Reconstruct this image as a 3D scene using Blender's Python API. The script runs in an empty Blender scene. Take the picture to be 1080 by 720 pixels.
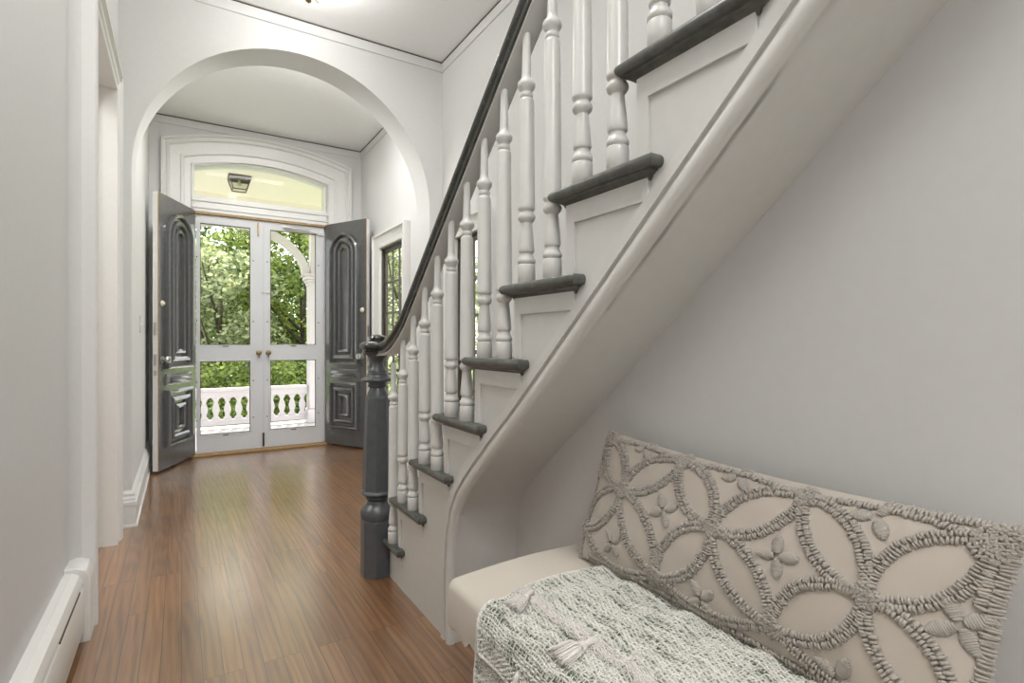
import bpy, bmesh, math, random
from mathutils import Vector, Matrix
from mathutils.geometry import tessellate_polygon
R = math.radians
PI = math.pi
scn = bpy.context.scene
COL = scn.collection
H = 1.05                       # camera height
random.seed(7)

# ------------------------------------------------------------------ materials
def new_mat(name):
    m = bpy.data.materials.new(name); m.use_nodes = True
    nt = m.node_tree; b = nt.nodes['Principled BSDF']
    return m, nt, b
def N(nt, t, **k):
    n = nt.nodes.new(t)
    for a, v in k.items(): setattr(n, a, v)
    return n
def paint(name, col, rough=.4, bump=.0, scale=60, vary=.03, spec=.5, metal=0., coat=0.):
    m, nt, b = new_mat(name)
    b.inputs['Roughness'].default_value = rough
    b.inputs['Metallic'].default_value = metal
    b.inputs['Specular IOR Level'].default_value = spec
    b.inputs['Coat Weight'].default_value = coat
    tc = N(nt, 'ShaderNodeTexCoord'); no = N(nt, 'ShaderNodeTexNoise')
    no.inputs['Scale'].default_value = scale; no.inputs['Detail'].default_value = 4
    nt.links.new(tc.outputs['Object'], no.inputs['Vector'])
    rp = N(nt, 'ShaderNodeValToRGB')
    c0 = [max(0, c*(1-vary)) for c in col]; c1 = [min(1, c*(1+vary)) for c in col]
    rp.color_ramp.elements[0].color = (*c0, 1); rp.color_ramp.elements[1].color = (*c1, 1)
    rp.color_ramp.elements[0].position = .3; rp.color_ramp.elements[1].position = .7
    nt.links.new(no.outputs['Fac'], rp.inputs['Fac']); nt.links.new(rp.outputs['Color'], b.inputs['Base Color'])
    if bump:
        bp = N(nt, 'ShaderNodeBump'); bp.inputs['Strength'].default_value = bump; bp.inputs['Distance'].default_value = .002
        nt.links.new(no.outputs['Fac'], bp.inputs['Height']); nt.links.new(bp.outputs['Normal'], b.inputs['Normal'])
    return m
M = {}
M['wall'] = paint('wall_paint', (.68, .68, .67), .55, .06, 35, .012)
M['ceil'] = paint('ceiling_paint', (.87, .87, .865), .6, .05, 30, .01)
M['trim'] = paint('trim_paint', (.76, .755, .735), .28, .05, 40, .015)
M['stair'] = paint('stair_paint', (.66, .655, .625), .30, .08, 30, .02)
M['storm'] = paint('storm_door_paint', (.66, .67, .69), .35, .05, 40, .015)
M['edge'] = paint('bare_wood_edge', (.42, .27, .12), .6, .1, 60, .2)
M['crack'] = paint('dark_crack', (.10, .08, .06), .8)
M['dark'] = paint('dark_door_paint', (.095, .096, .097), .20, .1, 25, .1, .8, coat=.3)
M['tread'] = paint('tread_paint', (.085, .088, .078), .30, .25, 45, .35, .6)
M['rail'] = paint('rail_paint', (.030, .032, .026), .16, .05, 30, .2, .7, coat=.4)
M['newel'] = paint('newel_paint', (.078, .085, .092), .32, .12, 30, .12, .6)
M['brass'] = paint('aged_brass', (.28, .20, .10), .32, 0, 20, .2, metal=.9)
M['ivory'] = paint('ivory_porcelain', (.75, .70, .55), .2)
M['chrome'] = paint('brushed_steel', (.55, .54, .52), .3, metal=.95)
M['bronze'] = paint('bronze_metal', (.09, .07, .05), .4, metal=.6)
M['heater'] = paint('heater_enamel', (.77, .76, .735), .25, .02, 30, .01)
M['porch'] = paint('porch_white_paint', (.60, .555, .585), .5, .1, 20, .02)
M['porchceil'] = paint('porch_ceiling_cream', (.84, .79, .70), .6, .05, 20, .02)
M['porchfloor'] = paint('porch_floor_paint', (.62, .60, .60), .5, .05, 20, .03)
M['bark'] = paint('tree_bark', (.09, .07, .05), .9, .6, 15, .4)
M['sash'] = paint('dark_brown_sash', (.085, .07, .055), .35, .05, 20, .15)
M['plate'] = paint('switch_plate', (.62, .60, .55), .35)
M['lining'] = paint('closet_wall_paint', (.62, .60, .57), .6)

def wood_floor():
    m, nt, b = new_mat('oak_strip_floor')
    L = nt.links.new
    tc = N(nt, 'ShaderNodeTexCoord')
    sep = N(nt, 'ShaderNodeSeparateXYZ'); L(tc.outputs['Object'], sep.inputs[0])
    cmb = N(nt, 'ShaderNodeCombineXYZ'); L(sep.outputs['Y'], cmb.inputs['X']); L(sep.outputs['X'], cmb.inputs['Y'])
    br = N(nt, 'ShaderNodeTexBrick'); br.offset = .37; br.offset_frequency = 3; br.squash = 1
    br.inputs['Scale'].default_value = 1; br.inputs['Mortar Size'].default_value = .0011
    br.inputs['Mortar Smooth'].default_value = .3
    br.inputs['Brick Width'].default_value = .95; br.inputs['Row Height'].default_value = .0575
    br.inputs['Color1'].default_value = (0, 0, 0, 1); br.inputs['Color2'].default_value = (1, 1, 1, 1)
    br.inputs['Mortar'].default_value = (.5, .5, .5, 1); br.inputs['Bias'].default_value = 0
    L(cmb.outputs[0], br.inputs['Vector'])
    # offset grain per board
    off = N(nt, 'ShaderNodeVectorMath', operation='MULTIPLY_ADD')
    L(br.outputs['Color'], off.inputs[0]); off.inputs[1].default_value = (7.3, 3.1, 5.7); L(cmb.outputs[0], off.inputs[2])
    mp = N(nt, 'ShaderNodeMapping'); mp.inputs['Scale'].default_value = (.9, 20, 1); L(off.outputs[0], mp.inputs['Vector'])
    n1 = N(nt, 'ShaderNodeTexNoise'); n1.inputs['Scale'].default_value = 3; n1.inputs['Detail'].default_value = 6; n1.inputs['Distortion'].default_value = .6
    L(mp.outputs[0], n1.inputs['Vector'])
    mp2 = N(nt, 'ShaderNodeMapping'); mp2.inputs['Scale'].default_value = (1.1, 11, 1); L(off.outputs[0], mp2.inputs['Vector'])
    w = N(nt, 'ShaderNodeTexWave', wave_type='RINGS', rings_direction='Z'); w.inputs['Scale'].default_value = 1.1
    w.inputs['Distortion'].default_value = 9; w.inputs['Detail'].default_value = 3; w.inputs['Detail Scale'].default_value = 1.2
    L(mp2.outputs[0], w.inputs['Vector'])
    mx = N(nt, 'ShaderNodeMix', data_type='FLOAT'); mx.inputs[0].default_value = .22
    L(n1.outputs['Fac'], mx.inputs[2]); L(w.outputs['Fac'], mx.inputs[3])
    rp = N(nt, 'ShaderNodeValToRGB'); cr = rp.color_ramp
    cr.elements[0].position = .18; cr.elements[0].color = (.135, .058, .019, 1)
    cr.elements[1].position = .85; cr.elements[1].color = (.32, .16, .062, 1)
    e = cr.elements.new(.5); e.color = (.235, .108, .036, 1)
    L(mx.outputs[0], rp.inputs['Fac'])
    # per board tint
    hsv = N(nt, 'ShaderNodeHueSaturation')
    mr = N(nt, 'ShaderNodeMapRange'); mr.inputs['To Min'].default_value = .82; mr.inputs['To Max'].default_value = 1.18
    L(br.outputs['Color'], mr.inputs['Value']); L(mr.outputs[0], hsv.inputs['Value']); L(rp.outputs['Color'], hsv.inputs['Color'])
    sm = N(nt, 'ShaderNodeMix', data_type='RGBA'); L(br.outputs['Fac'], sm.inputs[0]); L(hsv.outputs['Color'], sm.inputs[6])
    sm.inputs[7].default_value = (.035, .016, .007, 1)
    L(sm.outputs[2], b.inputs['Base Color'])
    n2 = N(nt, 'ShaderNodeTexNoise'); n2.inputs['Scale'].default_value = 5; n2.inputs['Detail'].default_value = 3; L(cmb.outputs[0], n2.inputs['Vector'])
    mr2 = N(nt, 'ShaderNodeMapRange'); mr2.inputs['To Min'].default_value = .27; mr2.inputs['To Max'].default_value = .40
    L(n2.outputs['Fac'], mr2.inputs['Value']); L(mr2.outputs[0], b.inputs['Roughness'])
    b.inputs['Specular IOR Level'].default_value = .75; b.inputs['Coat Weight'].default_value = 1; b.inputs['Coat Roughness'].default_value = .20; b.inputs['Coat IOR'].default_value = 2.1
    inv = N(nt, 'ShaderNodeMath', operation='MULTIPLY_ADD'); inv.inputs[1].default_value = -1.5; L(br.outputs['Fac'], inv.inputs[0])
    sc = N(nt, 'ShaderNodeMath', operation='MULTIPLY'); sc.inputs[1].default_value = .35; L(mx.outputs[0], sc.inputs[0]); L(sc.outputs[0], inv.inputs[2])
    bp = N(nt, 'ShaderNodeBump'); bp.inputs['Strength'].default_value = .35; bp.inputs['Distance'].default_value = .0012
    L(inv.outputs[0], bp.inputs['Height']); L(bp.outputs['Normal'], b.inputs['Normal'])
    return m
M['floor'] = wood_floor()

def fabric(name, col, scale=700, vary=.12, bump=.4, sheen=.3):
    m, nt, b = new_mat(name); L = nt.links.new
    b.inputs['Roughness'].default_value = .9; b.inputs['Sheen Weight'].default_value = sheen
    b.inputs['Specular IOR Level'].default_value = .15
    tc = N(nt, 'ShaderNodeTexCoord')
    w1 = N(nt, 'ShaderNodeTexNoise'); w1.inputs['Scale'].default_value = scale; w1.inputs['Detail'].default_value = 2
    w2 = N(nt, 'ShaderNodeTexNoise'); w2.inputs['Scale'].default_value = 9; w2.inputs['Detail'].default_value = 3
    L(tc.outputs['Object'], w1.inputs['Vector']); L(tc.outputs['Object'], w2.inputs['Vector'])
    mx = N(nt, 'ShaderNodeMix', data_type='FLOAT'); mx.inputs[0].default_value = .35
    L(w1.outputs['Fac'], mx.inputs[2]); L(w2.outputs['Fac'], mx.inputs[3])
    rp = N(nt, 'ShaderNodeValToRGB')
    rp.color_ramp.elements[0].position = .3; rp.color_ramp.elements[1].position = .7
    rp.color_ramp.elements[0].color = (*[c*(1-vary) for c in col], 1); rp.color_ramp.elements[1].color = (*[c*(1+vary) for c in col], 1)
    L(mx.outputs[0], rp.inputs['Fac']); L(rp.outputs['Color'], b.inputs['Base Color'])
    bp = N(nt, 'ShaderNodeBump'); bp.inputs['Strength'].default_value = bump; bp.inputs['Distance'].default_value = .0008
    L(w1.outputs['Fac'], bp.inputs['Height']); L(bp.outputs['Normal'], b.inputs['Normal'])
    return m
M['bench'] = fabric('bench_linen', (.60, .55, .475), 900, .05)
M['pillow'] = fabric('pillow_cotton', (.50, .445, .385), 1200, .06, .3)
M['tuft'] = fabric('tufted_yarn', (.415, .38, .335), 900, .16, .5)
M['tassel'] = fabric('white_tassel_yarn', (.74, .71, .67), 500, .08, .5)

def yarn_mat(name, cols, scale):
    m, nt, b = new_mat(name); L = nt.links.new
    b.inputs['Roughness'].default_value = .95; b.inputs['Sheen Weight'].default_value = .3; b.inputs['Specular IOR Level'].default_value = .1
    tc = N(nt, 'ShaderNodeTexCoord'); mp = N(nt, 'ShaderNodeMapping'); mp.inputs['Scale'].default_value = (130, 14, 30)
    no = N(nt, 'ShaderNodeTexNoise'); no.inputs['Scale'].default_value = scale; no.inputs['Detail'].default_value = 3
    L(tc.outputs['Object'], mp.inputs['Vector']); L(mp.outputs[0], no.inputs['Vector'])
    rp = N(nt, 'ShaderNodeValToRGB'); cr = rp.color_ramp
    cr.elements[0].position = cols[0][0]; cr.elements[0].color = (*cols[0][1], 1)
    cr.elements[1].position = cols[-1][0]; cr.elements[1].color = (*cols[-1][1], 1)
    for p, c in cols[1:-1]:
        e = cr.elements.new(p); e.color = (*c, 1)
    L(no.outputs['Fac'], rp.inputs['Fac']); L(rp.outputs['Color'], b.inputs['Base Color'])
    return m
M['weft'] = yarn_mat('throw_green_yarn', [(.33, (.13, .165, .12)), (.40, (.36, .38, .32)), (.47, (.64, .635, .58)), (.60, (.73, .72, .67))], 1.0)
M['warp'] = yarn_mat('throw_white_yarn', [(.35, (.64, .625, .57)), (.65, (.79, .775, .73))], 1.0)
M['ground_cloth'] = yarn_mat('throw_base_yarn', [(.35, (.16, .19, .14)), (.50, (.36, .37, .31)), (.62, (.56, .56, .51))], 1.0)

def glass(name, tint=(1, 1, 1), ior=1.12):
    m = bpy.data.materials.new(name); m.use_nodes = True; nt = m.node_tree; nt.nodes.clear(); L = nt.links.new
    o = N(nt, 'ShaderNodeOutputMaterial'); mix = N(nt, 'ShaderNodeMixShader'); t = N(nt, 'ShaderNodeBsdfTransparent'); g = N(nt, 'ShaderNodeBsdfGlossy')
    lw = N(nt, 'ShaderNodeLayerWeight'); lw.inputs['Blend'].default_value = .5
    pw = N(nt, 'ShaderNodeMath', operation='POWER'); pw.inputs[1].default_value = 5; L(lw.outputs['Facing'], pw.inputs[0])
    fr = N(nt, 'ShaderNodeMath', operation='MULTIPLY_ADD'); L(pw.outputs[0], fr.inputs[0]); fr.inputs[1].default_value = .6; fr.inputs[2].default_value = ((ior-1)/(ior+1))**2
    t.inputs['Color'].default_value = (*tint, 1); g.inputs['Roughness'].default_value = .02
    L(fr.outputs[0], mix.inputs[0]); L(t.outputs[0], mix.inputs[1]); L(g.outputs[0], mix.inputs[2]); L(mix.outputs[0], o.inputs['Surface'])
    return m
M['glass'] = glass('window_glass', (.97, .98, .97))
M['knobglass'] = glass('cut_glass_knob', (.80, .80, .78), 1.4)

def leaf_mat(name, c0, c1, trans=.5):
    m = bpy.data.materials.new(name); m.use_nodes = True; nt = m.node_tree; nt.nodes.clear(); L = nt.links.new
    o = N(nt, 'ShaderNodeOutputMaterial'); d = N(nt, 'ShaderNodeBsdfDiffuse'); t = N(nt, 'ShaderNodeBsdfTranslucent'); g = N(nt, 'ShaderNodeBsdfGlossy')
    g.inputs['Roughness'].default_value = .45
    geo = N(nt, 'ShaderNodeNewGeometry'); rp = N(nt, 'ShaderNodeValToRGB')
    rp.color_ramp.elements[0].color = (*c0, 1); rp.color_ramp.elements[1].color = (*c1, 1)
    L(geo.outputs['Random Per Island'], rp.inputs['Fac'])
    for s in (d, t): L(rp.outputs['Color'], s.inputs['Color'])
    m1 = N(nt, 'ShaderNodeMixShader'); m1.inputs[0].default_value = trans; L(d.outputs[0], m1.inputs[1]); L(t.outputs[0], m1.inputs[2])
    m2 = N(nt, 'ShaderNodeMixShader'); m2.inputs[0].default_value = .06; L(m1.outputs[0], m2.inputs[1]); L(g.outputs[0], m2.inputs[2])
    L(m2.outputs[0], o.inputs['Surface'])
    return m
M['leaf'] = leaf_mat('tree_leaf', (.035, .085, .012), (.50, .60, .14))
M['leafpale'] = leaf_mat('pale_shrub_leaf', (.06, .12, .02), (.85, .88, .55))
M['leafdark'] = leaf_mat('dark_evergreen_leaf', (.015, .045, .012), (.16, .28, .07), .25)

# ------------------------------------------------------------------ mesh builder
class MB:
    def __init__(s): s.v = []; s.f = []; s.m = []
    def add(s, vs, fs, mi=0):
        o = len(s.v); s.v += [tuple(v) for v in vs]; s.f += [tuple(i+o for i in f) for f in fs]; s.m += [mi]*len(fs); return s
    def box(s, a, b, mi=0):
        x0, y0, z0 = a; x1, y1, z1 = b
        vs = [(x0,y0,z0),(x1,y0,z0),(x1,y1,z0),(x0,y1,z0),(x0,y0,z1),(x1,y0,z1),(x1,y1,z1),(x0,y1,z1)]
        return s.add(vs, [(0,3,2,1),(4,5,6,7),(0,1,5,4),(1,2,6,5),(2,3,7,6),(3,0,4,7)], mi)
    def prism(s, poly, axis, a, b, mi=0):
        """poly: 2D points in the plane normal to axis, extruded a..b (concave allowed)"""
        def P(p, t):
            return {'x': (t, p[0], p[1]), 'y': (p[0], t, p[1]), 'z': (p[0], p[1], t)}[axis]
        n = len(poly); vs = [P(p, a) for p in poly] + [P(p, b) for p in poly]
        tri = tessellate_polygon([[Vector((p[0], p[1], 0)) for p in poly]])
        fs = [tuple(t) for t in tri] + [tuple(i+n for i in reversed(t)) for t in tri]
        fs += [(i, i+n, (i+1) % n+n, (i+1) % n) for i in range(n)]
        return s.add(vs, fs, mi)
    def lathe(s, prof, c=(0,0,0), seg=20, mi=0, ax='z', rot=0., cap=True):
        vs = []; fs = []
        for r, z in prof:
            for k in range(seg):
                a = 2*PI*k/seg+rot; p = (r*math.cos(a), r*math.sin(a), z)
                if ax == 'x': p = (z, p[0], p[1])
                if ax == 'y': p = (p[0], z, p[1])
                vs.append((p[0]+c[0], p[1]+c[1], p[2]+c[2]))
        for i in range(len(prof)-1):
            for k in range(seg):
                k2 = (k+1) % seg; fs.append((i*seg+k, i*seg+k2, (i+1)*seg+k2, (i+1)*seg+k))
        if cap:
            fs.append(tuple(reversed(range(seg)))); fs.append(tuple((len(prof)-1)*seg+k for k in range(seg)))
        return s.add(vs, fs, mi)
    def tube(s, pts, r, seg=8, mi=0, cap=True, flat=1.):
        pts = [Vector(p) for p in pts]; n = len(pts); vs = []; fs = []; up = None
        for i, p in enumerate(pts):
            t = (pts[min(i+1, n-1)]-pts[max(i-1, 0)]); t = t.normalized() if t.length > 1e-9 else Vector((0,0,1))
            if up is None:
                up = Vector((0,0,1)) if abs(t.z) < .9 else Vector((1,0,0))
            a = t.cross(up)
            if a.length < 1e-6: a = t.orthogonal()
            a.normalize(); b = a.cross(t).normalized(); up = b
            rr = r(i/(n-1)) if callable(r) else r
            for k in range(seg):
                q = 2*PI*k/seg; vs.append(p+a*(rr*math.cos(q))+b*(rr*flat*math.sin(q)))
        for i in range(n-1):
            for k in range(seg):
                k2 = (k+1) % seg; fs.append((i*seg+k, i*seg+k2, (i+1)*seg+k2, (i+1)*seg+k))
        if cap: fs.append(tuple(reversed(range(seg)))); fs.append(tuple((n-1)*seg+k for k in range(seg)))
        return s.add(vs, fs, mi)
    def ellipsoid(s, c, rx, ry, rz, seg=12, rings=8, mi=0):
        vs = []; fs = []
        for i in range(rings+1):
            th = PI*(i+.02*(i==0)-.02*(i==rings))/rings
            for k in range(seg):
                a = 2*PI*k/seg; vs.append((c[0]+rx*math.sin(th)*math.cos(a), c[1]+ry*math.sin(th)*math.sin(a), c[2]+rz*math.cos(th)))
        for i in range(rings):
            for k in range(seg):
                k2 = (k+1) % seg; fs.append((i*seg+k, (i+1)*seg+k, (i+1)*seg+k2, i*seg+k2))
        fs.append(tuple(range(seg))); fs.append(tuple(reversed(range(rings*seg, rings*seg+seg))))
        return s.add(vs, fs, mi)
    def loft(s, rings, closed=True, mi=0, capends=False):
        n = len(rings[0]); vs = [p for r in rings for p in r]; fs = []
        m = n if closed else n-1
        for i in range(len(rings)-1):
            for k in range(m):
                k2 = (k+1) % n; fs.append((i*n+k, i*n+k2, (i+1)*n+k2, (i+1)*n+k))
        if capends: fs.append(tuple(reversed(range(n)))); fs.append(tuple((len(rings)-1)*n+k for k in range(n)))
        return s.add(vs, fs, mi)
    def xf(s, mat):
        s.v = [tuple(mat @ Vector(v)) for v in s.v]; return s
    def build(s, name, mats, parent=None, smooth=None, bevel=0, fix=True, bseg=2):
        me = bpy.data.meshes.new(name); me.from_pydata(s.v, [], s.f)
        if not isinstance(mats, (list, tuple)): mats = [mats]
        for m in mats: me.materials.append(M[m] if isinstance(m, str) else m)
        me.polygons.foreach_set('material_index', s.m)
        if fix:
            bm = bmesh.new(); bm.from_mesh(me); bmesh.ops.recalc_face_normals(bm, faces=bm.faces); bm.to_mesh(me); bm.free()
        if smooth is not None:
            me.polygons.foreach_set('use_smooth', [True]*len(me.polygons))
            if smooth < 179: me.set_sharp_from_angle(angle=R(smooth))
        o = bpy.data.objects.new(name, me); COL.objects.link(o)
        if parent is not None: o.parent = parent
        if bevel:
            b = o.modifiers.new('bevel', 'BEVEL'); b.width = bevel; b.segments = bseg; b.limit_method = 'ANGLE'; b.angle_limit = R(35)
            b.harden_normals = False
        return o
def thing(name, label, cat, loc=(0,0,0), group=None, rz=0):
    o = bpy.data.objects.new(name, None); COL.objects.link(o); o.location = loc; o.rotation_euler.z = rz
    o.empty_display_size = .05
    return tag(o, label, cat, group)
def tag(o, label, cat, group=None, kind=None):
    o['label'] = label; o['category'] = cat
    if group: o['group'] = group
    if kind: o['kind'] = kind
    return o
def struct(o): o['kind'] = 'structure'; return o
def sub(a, b): return (a[0]-b[0], a[1]-b[1], a[2]-b[2])

# ------------------------------------------------------------------ the room shell
XL, XLN, XR = -.30, -.345, 1.69        # left wall (far part), left wall (near part), right wall
YA0, YA1 = 3.71, 3.96                  # arched wall
YD = 5.62                              # entrance wall
ZC, ZV = 3.17, 3.06                    # ceilings
YB = -2.8                              # wall behind the camera
XU = 1.055                             # wall under the stairs

m = MB(); m.box((-.45, YB-.1, -.06), (1.9, YD+.25, 0)); struct(m.build('floor', 'floor'))
m = MB(); m.box((-1.75, 2.2, -.06), (-.45, 3.8, -.001)); struct(m.build('floor', 'floor'))
# left wall : near part, door opening 2.60..3.40, far part
m = MB(); m.box((-.50, YB, 0), (XLN, 2.50, ZC)); m.box((-.50, 2.50, 2.36), (XL, 3.42, ZC))
m.box((-.50, 3.42, 0), (XL, YA0, ZC))
m.box((-.52, 2.42, 0), (-.36, 2.50, ZC))
struct(m.build('wall_left', 'wall'))
# room beyond the left doorway
m = MB(); m.box((-1.75, 2.1, 0), (-.5, 2.2, 2.7)); m.box((-1.75, 3.8, 0), (-.5, 3.9, 2.7)); m.box((-1.85, 2.1, 0), (-1.75, 3.9, 2.7)); m.box((-1.85, 2.1, 2.7), (-.5, 3.9, 2.8))
struct(m.build('wall_side_room', 'lining'))
# casing of the left doorway (stepped profile following an inverted U), jambs and head
def casing_ring(steps, outline, axisfun):
    """steps: (offset,height); outline(o)->2D open polyline ; axisfun(p,h)->3D"""
    return [[axisfun(p, h) for p in outline(o)] for o, h in steps]
def door_outline(o): return [(3.52-o, 0), (3.52-o, 2.47-o), (2.48+o, 2.47-o), (2.48+o, 0)]
st = [(0,-.02),(0,.030),(.006,.036),(.018,.036),(.022,.026),(.034,.026),(.038,.032),(.046,.034),(.052,.026),(.072,.024),(.078,.018),(.104,.017),(.110,.022),(.12,.020),(.12,-.04)]
m = MB(); m.loft(casing_ring(st, door_outline, lambda p, h: (XL+h, p[0], p[1])), closed=False)
c = struct(m.build('trim_1', 'trim', smooth=30))
m = MB(); m.box((-.50, 3.404, 0), (XL+.006, 3.43, 2.36)); m.box((-.50, 2.50, 0), (XL+.006, 2.596, 2.36)); m.box((-.50, 2.5, 2.354), (XL+.006, 3.42, 2.38))
m.box((-.43, 3.39, 0), (-.375, 3.404, 2.352))
d = struct(m.build('door_1', 'trim', bevel=.002))
for z in (.33, 1.28, 2.21):
    q = MB(); q.lathe([(.011, 0), (.011, .003), (.004, .004)], (XL-.025, 3.401, z), 12, ax='y'); q.xf(Matrix.Translation((0, 0, 0)))
    q.build('strike_hole', 'bronze', d, smooth=40)
# soft turn from the near wall to the casing
m = MB(); pts = []
for k in range(9):
    a = k/8*PI/2; pts.append((XLN-.002+.05*(1-math.cos(a)) , 2.432+.05*math.sin(a)))
poly = pts+[(XLN-.06, 2.484), (XLN-.06, 2.432)]
m.prism(poly, 'z', 0, ZC); m.box((XLN-.06, 2.482, 0), (XL+.004, 2.5, ZC))
struct(m.build('wall_left', 'wall', smooth=40))

# arched wall
def arch_wall():
    m = MB(); cx, rad, zs = .672, .913, 2.035; n = 40
    xa, xb = cx-rad, cx+rad
    m.box((-.5, YA0, 0), (xa, YA1, ZC)); m.box((xb, YA0, 0), (XR, YA1, ZC))
    A = [(cx-rad*math.cos(PI*k/n), zs+rad*math.sin(PI*k/n)) for k in range(n+1)]
    fs = []; vs = []
    for (x, z) in A: vs += [(x, YA0, z), (x, YA0, ZC), (x, YA1, z), (x, YA1, ZC)]
    for k in range(n):
        a = 4*k; b = 4*k+4
        fs += [(a, b, b+1, a+1), (a+2, a+3, b+3, b+2), (a, a+2, b+2, b)]
    m.add(vs, fs)
    return struct(m.build('wall_arch', 'wall', smooth=40, fix=False))
arch_wall()
# vestibule side walls, right wall with two window openings
def wall_with_hole(axis_x, x2, y0, y1, z1, holes, name, mat='wall'):
    m = MB(); y = y0
    for (a, b, za, zb) in holes:
        m.box((axis_x, y, 0), (x2, a, z1)); m.box((axis_x, a, 0), (x2, b, za)); m.box((axis_x, a, zb), (x2, b, z1)); y = b
    m.box((axis_x, y, 0), (x2, y1, z1)); return struct(m.build(name, mat))
m = MB(); m.box((-.5, YA1, 0), (-.241, YD, ZV)); struct(m.build('wall_vestibule_left', 'wall'))
W2 = (4.32, 4.93, .42, 1.93); W3 = (3.06, 3.44, .42, 1.79)
wall_with_hole(1.62, 1.665, YA1, YD, ZV, [W2], 'wall_vestibule_right')
wall_with_hole(XR, XR+.045, YB, YA0, 5.2, [W3], 'wall_right')
# entrance wall with arched opening
DX0, DX1 = .091, 1.259
def seg_arc(x0, x1, z0, rise, n=24):
    w = (x1-x0)/2; cx = (x0+x1)/2
    if rise < 1e-4: return [(x0+(x1-x0)*k/n, z0) for k in range(n+1)]
    Rr = (w*w+rise*rise)/(2*rise); th = math.asin(w/Rr)
    return [(cx+Rr*math.sin(-th+2*th*k/n), z0+rise-Rr+Rr*math.cos(-th+2*th*k/n)) for k in range(n+1)]
A = seg_arc(DX0, DX1, 2.65, .09)
m = MB(); m.box((-1.6, YD, 0), (DX0, YD+.2, 3.3)); m.box((DX1, YD, 0), (1.80, YD+.2, 3.3))
vs = []; fs = []
for (x, z) in A: vs += [(x, YD, z), (x, YD, 3.3), (x, YD+.2, z), (x, YD+.2, 3.3)]
for k in range(24):
    a = 4*k; b = a+4; fs += [(a, b, b+1, a+1), (a+2, a+3, b+3, b+2), (a, a+2, b+2, b)]
m.add(vs, fs); struct(m.build('wall_entrance', 'wall', fix=False))
def ent_outline(o):
    t = o/.244
    arc = seg_arc(-.153+o, 1.509-o, 2.85-.2*t, .135-.045*t)
    return [(-.153+o, 0)]+arc+[(1.509-o, 0)]
st = [(0,-.01),(0,.044),(.004,.050),(.020,.050),(.026,.034),(.040,.034),(.046,.044),(.060,.046),(.068,.030),(.085,.026),(.148,.024),(.152,.034),(.172,.034),(.178,.020),(.225,.016),(.232,.026),(.244,.026),(.244,-.05)]
m = MB(); m.loft(casing_ring(st, ent_outline, lambda p, h: (p[0], YD-h, p[1])), closed=False)
struct(m.build('trim_2', 'trim', smooth=28))
# transom bar, jamb linings, threshold
m = MB(); m.box((DX0, YD-.035, 2.232), (DX1, YD+.09, 2.37)); m.box((DX0-.01, YD-.046, 2.262), (DX1+.01, YD-.03, 2.285)); m.box((DX0-.01, YD-.05, 2.325), (DX1+.01, YD-.03, 2.355))
m.box((DX0, YD+.045, 0), (DX0+.02, YD+.14, 2.24)); m.box((DX1-.02, YD+.045, 0), (DX1, YD+.14, 2.24))
struct(m.build('trim_3', 'trim', bevel=.004))
m = MB(); m.box((DX0, YD-.030, 2.214), (DX1, YD+.05, 2.232)); struct(m.build('trim_4', 'edge'))
m = MB(); m.box((DX0-.01, YD-.05, 0), (DX1+.01, YD+.2, .022)); struct(m.build('trim_5', 'edge', bevel=.006))
# transom window
w1 = MB()
o0 = [(DX0, 2.372)]+A+[(DX1, 2.372)]
def inset(o): return [(DX0+o, 2.372+o)]+seg_arc(DX0+o, DX1-o, 2.65-o*.8, .09-.01)+[(DX1-o, 2.372+o)]
ringsF = [[(p[0], YD-.02, p[1]) for p in inset(0)], [(p[0], YD-.02, p[1]) for p in inset(.008)], [(p[0], YD+.06, p[1]) for p in inset(.008)], [(p[0], YD+.06, p[1]) for p in inset(0)]]
w1.loft(ringsF)
wf = struct(w1.build('window_1', 'trim'))
g = MB(); poly = inset(.006); g.prism(poly, 'y', YD+.03, YD+.035); g.build('pane', 'glass', wf)
# ceilings
m = MB(); m.box((-.5, 2.2, ZC), (XR+.2, YA1, ZC+.1)); m.box((-.5, YB, ZC), (.70, 2.2, ZC+.1)); struct(m.build('ceiling', 'ceil'))
m = MB(); m.box((-.5, YA1-.01, ZV), (1.9, YD+.2, ZV+.1)); struct(m.build('ceiling', 'ceil'))
# stairwell above
m = MB(); m.box((.6, 2.2, ZC+.1), (1.9, 2.3, 5.2)); m.box((.6, YB, ZC+.1), (.7, 2.2, 5.2)); struct(m.build('wall_stairwell', 'wall'))
m = MB(); m.box((.6, YB, 5.2), (1.9, 2.3, 5.3)); struct(m.build('ceiling', 'ceil'))
# wall behind the camera; its unseen window openings are added to let skylight in
m = MB(); m.box((-.5, YB-.15, 0), (-.2, YB, 5.3)); m.box((-.2, YB-.15, 0), (.95, YB, 1.75)); m.box((-.2, YB-.15, 2.9), (.95, YB, 3.4)); m.box((.95, YB-.15, 0), (1.9, YB, 3.4)); m.box((-.2, YB-.15, 5.0), (1.9, YB, 5.3)); m.box((-.2, YB-.15, 3.4), (.75, YB, 5.0)); m.box((1.65, YB-.15, 3.4), (1.9, YB, 5.0))
struct(m.build('wall_back', 'wall'))
m = MB()
for z in (1.75, 2.3, 2.86): m.box((-.2, YB-.11, z), (.95, YB-.06, z+.04))
for x in (-.2, .36, .91): m.box((x, YB-.11, 1.75), (x+.04, YB-.06, 2.9))
w = struct(m.build('window_4', 'trim')); g = MB(); g.box((-.2, YB-.09, 1.75), (.95, YB-.085, 2.9)); g.build('pane', 'glass', w)
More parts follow.
